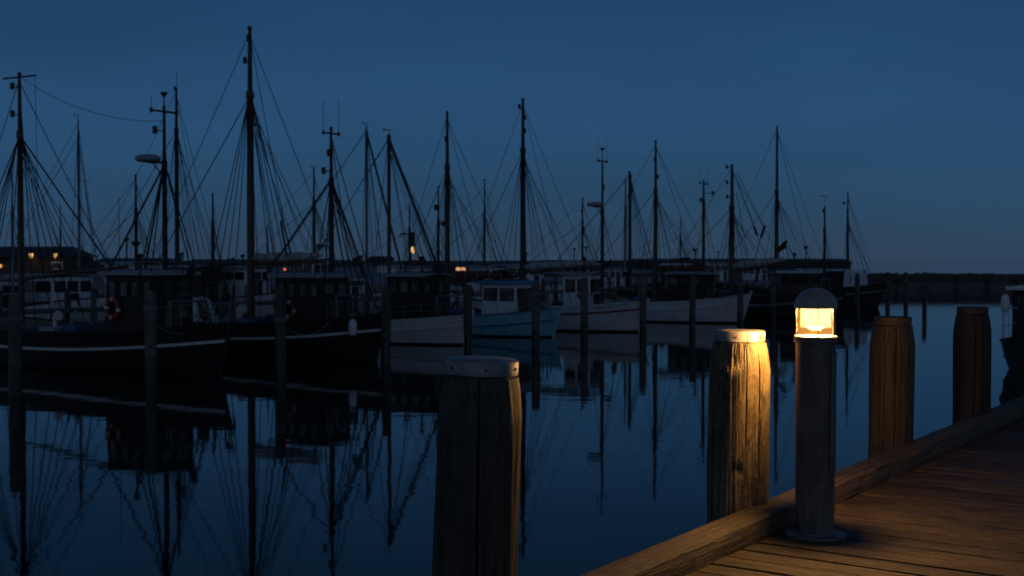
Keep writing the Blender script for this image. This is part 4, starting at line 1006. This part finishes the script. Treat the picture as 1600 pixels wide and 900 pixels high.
# mooring lines from the piles
def pile_xy(px, d, z): x, y = ground(px, d); return (x, y, z)
line(pile_xy(235, 29, 1.5), B1.world((.5, .7, 1.1)), .12, 'slack rope from a pile to the leftmost black cutter')
line(pile_xy(438, 31.4, 1.35), B2.world((.9, 1.0, 1.15)), .35, 'slack rope from a pile to the second black cutter')
line(pile_xy(602, 35, 1.4), B2.world((.4, -.4, 1.2)), .1, 'short rope from a pile to the near end of the second black cutter')
line(pile_xy(732, 38.3, 1.5), B3.world((.3, .2, 1.05)), .12, 'rope from a pile to the white hull')
line(pile_xy(837, 41.5, 1.5), B4.world((.3, .3, 1.0)), .2, 'rope from a pile to the blue boat')

line(pile_xy(22, 26.8, 1.5), B1.world((6.5, 1.55, 1.0)), .25, 'slack rope from the leftmost pile to the black cutter side')
line(pile_xy(913, 45.4, 1.6), B5.world((.3, .35, 1.2)), .18, 'rope from a pile to the red-lined white boat')
line(pile_xy(1005, 48.4, 1.6), B5.world((.25, -.35, 1.2)), .12, 'short rope from a pile to the end of the red-lined white boat')
line(pile_xy(1082, 52.0, 1.6), B6.world((.4, .5, 1.3)), .2, 'rope from a pile to the plain white boat')
line(pile_xy(837, 41.5, 1.55), B3.world((.6, -.7, 1.0)), .25, 'slack rope from a pile to the white hull behind the blue boat')
def marker_buoy(boat, t, y, h, label, lean, fm='spar_dark'):
    p = boat.world((t, y, boat.deckz(t))); o = thing('marker_buoy', label, 'marker buoy', p, boat.root.rotation_euler.z); o.rotation_euler = (lean[0], lean[1], o.rotation_euler.z)
    MB().tube((0, 0, 0), (0, 0, h), .02, .014).build('pole', M['spar_dark'], o)
    MB().lathe([(.03, .5), (.11, .56), (.13, .68), (.11, .8), (.03, .86)], 12).build('float', M['brown'], o)
    vs = []; 
    for i in range(5):
        for j in range(3): vs.append((.012 + .09 * i, .03 * math.sin(i * 1.3 + j), h - .02 - .13 * j - .03 * i))
    fs = [(i * 3 + j, i * 3 + j + 1, i * 3 + j + 4, i * 3 + j + 3) for i in range(4) for j in range(2)]
    b = MB().add(vs, fs); b.add([(x_, y_ + .006, z_) for x_, y_, z_ in vs], [f[::-1] for f in fs]); b.build('pennant', M[fm], o, smooth=80)
marker_buoy(B1, .9, .5, 2.3, 'marker buoy pole with dark pennant at the near end of the leftmost cutter', (.12, .1))
marker_buoy(B1, .8, -.3, 2.0, 'second marker buoy pole with pennant at the end of the leftmost cutter', (-.1, .15), 'flag')
marker_buoy(B2, .7, .35, 2.2, 'marker buoy pole with pennant at the near end of the second black cutter', (.15, -.1))
marker_buoy(B2, 5.6, .9, 2.4, 'marker buoy pole with dark pennant near the tallest mast', (.1, -.2))
marker_buoy(B5, 1.0, .3, 2.2, 'marker buoy pole with pennant at the end of the red-lined white boat', (.1, .15), 'flag')
for b_, t_, y_, m_, lab in ((B3, 5.2, .5, 'crate_grey', 'grey fish crate on the white hull deck by its mast'), (B4, 4.1, .5, 'crate_blue', 'blue fish crate on the blue boat deck ahead of its wheelhouse'),
                            (B5, 4.6, .6, 'crate_grey', 'grey fish crate on the red-lined white boat'), (B6, 5.0, .6, 'crate_blue', 'blue fish crate on the plain white boat'), (B5, 1.2, -.2, 'crate_grey', 'pale fish crate at the near end of the red-lined white boat'),
                            (B2, 5.9, .6, 'crate_grey', 'pale fish crate beside the tallest mast')):
    crate(b_, t_, y_, b_.deckz(t_), .36, .26, .5, m_, lab, random.uniform(-.3, .3))
bundle('net_heap', 'heap of dark nets at the near end of the blue boat', 'net', B4, .75, 0, B4.deckz(.8), .35, .5, .5, 'rope', 5)
bundle('net_heap', 'heap of dark nets ahead of the lifebuoy wheelhouse on the leftmost cutter', 'net', B1, 5.0, -.5, B1.deckz(5), .6, .6, .55, 'rope', 6)
bundle('net_heap', 'heap of nets on the plain white boat beside its dark wheelhouse', 'net', B6, 1.1, .1, B6.deckz(1.1), .4, .6, .55, 'rope', 7)

# far jetty between the two rows
jc = Vector((-10.86, 26.8, 0)) + N * 14.9
jet = thing('jetty', 'long low timber jetty behind the first row of boats', 'jetty', (jc.x, jc.y, 0), UANG)
MB().box(-16, 100, -.65, .65, 1.02, 1.16).build('walkway', M['deckwood'], jet)
pm_ = MB().tube((0, 0, -.5), (0, 0, 1.9), .12, .11, 10).mesh('post', M['pile_far'])
for k in range(30):
    for sd in (-1, 1): put('post', pm_, jet, (-14 + k * 3.8, sd * .78, 0))

# breakwater to the right: stone pier faced with timber
def breakwater():
    p, q = Vector((-10, 128, 0)), Vector((150, 118, 0)); ang = math.atan2((q - p).y, (q - p).x); L = (q - p).length
    o = thing('breakwater', 'long dark breakwater with timber face closing the harbour at right', 'breakwater', p, ang)
    MB().box(0, L, 0, 5, -1, 1.55).build('core', M['stone'], o)
    MB().box(0, L, -.25, -.02, .95, 1.62).build('waling', M['joist'], o)
    pm = MB().tube((0, 0, -1), (0, 0, 1.35), .15, .14, 8).mesh('post', M['pile_wet'])
    for k in range(54): put('post', pm, o, (1.2 + k * 3.0, -.42, 0))
    rk = random.Random(4); rocks = []
    for k in range(5):
        bm = bmesh.new(); bmesh.ops.create_icosphere(bm, subdivisions=2, radius=.5)
        for v in bm.verts: v.co *= 1 + .35 * noise.noise(v.co * 2.2 + Vector((k * 9, 0, 0)))
        me = bpy.data.meshes.new('stone'); bm.to_mesh(me); bm.free(); me.materials.append(M['stone']); rocks.append(me)
    for k in range(190):
        s_ = put('stone', rocks[rk.randrange(5)], o, (rk.uniform(0, L), rk.uniform(.4, 3), 1.55 + rk.uniform(-.06, .03)), (rk.uniform(-.15, .15), rk.uniform(-.15, .15), rk.uniform(0, 6)))
        s_.scale = (rk.uniform(.5, 1.6), rk.uniform(.5, 1.0), rk.uniform(.16, .3))
breakwater()

# sheds, lamps and the quay on the left
qx0, qx1 = -95, -8
qb = MB().box(-110, 26, 92, 330, -2, 1.25); tag(qb.build('quay', M['concrete']), kind='structure')
def shed(label, px0, px1, d, pytop, depth, wallm='shed', lights=(), roofm='shed_roof', windows=(), lit=None):
    x0, x1 = ground(px0, d)[0], ground(px1, d)[0]; zt = height(pytop, d); o = thing('shed', label, 'building', ((x0 + x1) / 2, d, 1.25))
    w = (x1 - x0) / 2; hgt = zt - 1.25
    MB().box(-w, w, 0, depth, 0, hgt * .72).build('wall', M[wallm], o)
    rf = MB().add([(-w - .4, -.5, hgt * .70), (w + .4, -.5, hgt * .70), (w + .4, depth + .5, hgt * .7), (-w - .4, depth + .5, hgt * .7),
              (-w + 1, depth * .3, hgt), (w - 1.2, depth * .3, hgt), (w - 1.2, depth * .7, hgt), (-w + 1, depth * .7, hgt)],
             [(0, 3, 2, 1), (4, 5, 6, 7), (0, 1, 5, 4), (1, 2, 6, 5), (2, 3, 7, 6), (3, 0, 4, 7)]).build('roof', M[roofm], o)
    for a, b2, z0, z1, m in windows:
        f = MB().box(a, b2, -.06, -.01, z0, z1).build('window', M['white'], o)
        MB().box(a + .08, b2 - .08, -.08, -.061, z0 + .08, z1 - .08).build('pane', M[m], f)
    return o
sh = shed('long dark shed with two amber wall lamps at the left edge', -60, 124, 96, 385, 3.2, windows=[(2.4, 3.3, 1.0, 1.6, 'glass')])
def wall_lamp(px, py, d, label, m='amber', r=.22, drop=.5, power=0):
    x, y = ground(px, d); o = thing('wall_lamp', label, 'lamp', (x, y, height(py, d)), 0, None)
    MB().tube((0, 0, .06), (0, .35, .12), .03).lathe([(r * 1.1, .05), (r * .9, .12), (.03, .18)], 12).build('shade', M['spar_dark'], o)
    MB().lathe([(.05, -drop), (r * .6, -drop * .7), (r, -.1), (r * .95, .045)], 14).build('globe', M[m], o)
    if power:
        ld = bpy.data.lights.new('glow', 'POINT'); ld.energy = power; ld.color = (1, .55, .2); ld.shadow_soft_size = .2
        lo = put('light', ld, o, (0, -.25, -drop - .25))
    return o
wall_lamp(49, 397, 95.6, 'left of two amber lamps on the dark shed', r=.15, drop=.34, power=3)
wall_lamp(87, 397, 95.6, 'right of two amber lamps on the dark shed', r=.11, drop=.30, power=1.5)
wall_lamp(1, 414, 95.5, 'amber lamp at the left edge of the photo', r=.11, drop=.25)
s2 = shed('low shed with two small lit windows behind the left cutter wheelhouse', 140, 262, 150, 403, 8, windows=[(-2.2, -1.6, .3, .75, 'warm_white'), (-1.1, -.6, .3, .7, 'warm_white')])
s3 = shed('low brown shed left of the tallest mast', 282, 390, 140, 405, 8, 'brown')
s4 = shed('low shed with one amber lit window behind the blue boat', 672, 800, 150, 410, 8, windows=[(-1.9, -.6, .45, .95, 'amber_dim')])
s5 = shed('small white shed beyond the white boat wheelhouse', 590, 665, 170, 408, 7, 'white')
s6 = shed('long low dark shed far behind the right-hand white boats', 985, 1330, 260, 404, 9)
# street lamp with a hooked arm
x, y = ground(641, 105); o = thing('street_lamp', 'hooked street lamp glowing amber between the middle masts', 'street lamp', (x, y, 1.25))
zt = height(366, 105) - 1.25
MB().sweep([(.1, 0, 0), (.1, 0, zt - .5), (.08, 0, zt - .2), (-.1, 0, zt), (-.45, 0, zt + .03), (-.8, 0, zt), (-.86, 0, zt - .25)], .07, 8).build('post', M['spar_dark'], o)
MB().lathe([(.08, 0), (.2, .1), (.2, 1.1), (.1, 1.25)], 10, (.22, 0, height(385, 105) - 1.25)).build('housing', M['spar_dark'], o)
MB().lathe([(.05, -.55), (.14, -.4), (.15, -.05), (.1, 0)], 12, (.22, -.0, height(386, 105) - 1.25)).build('globe', M['amber'], o)
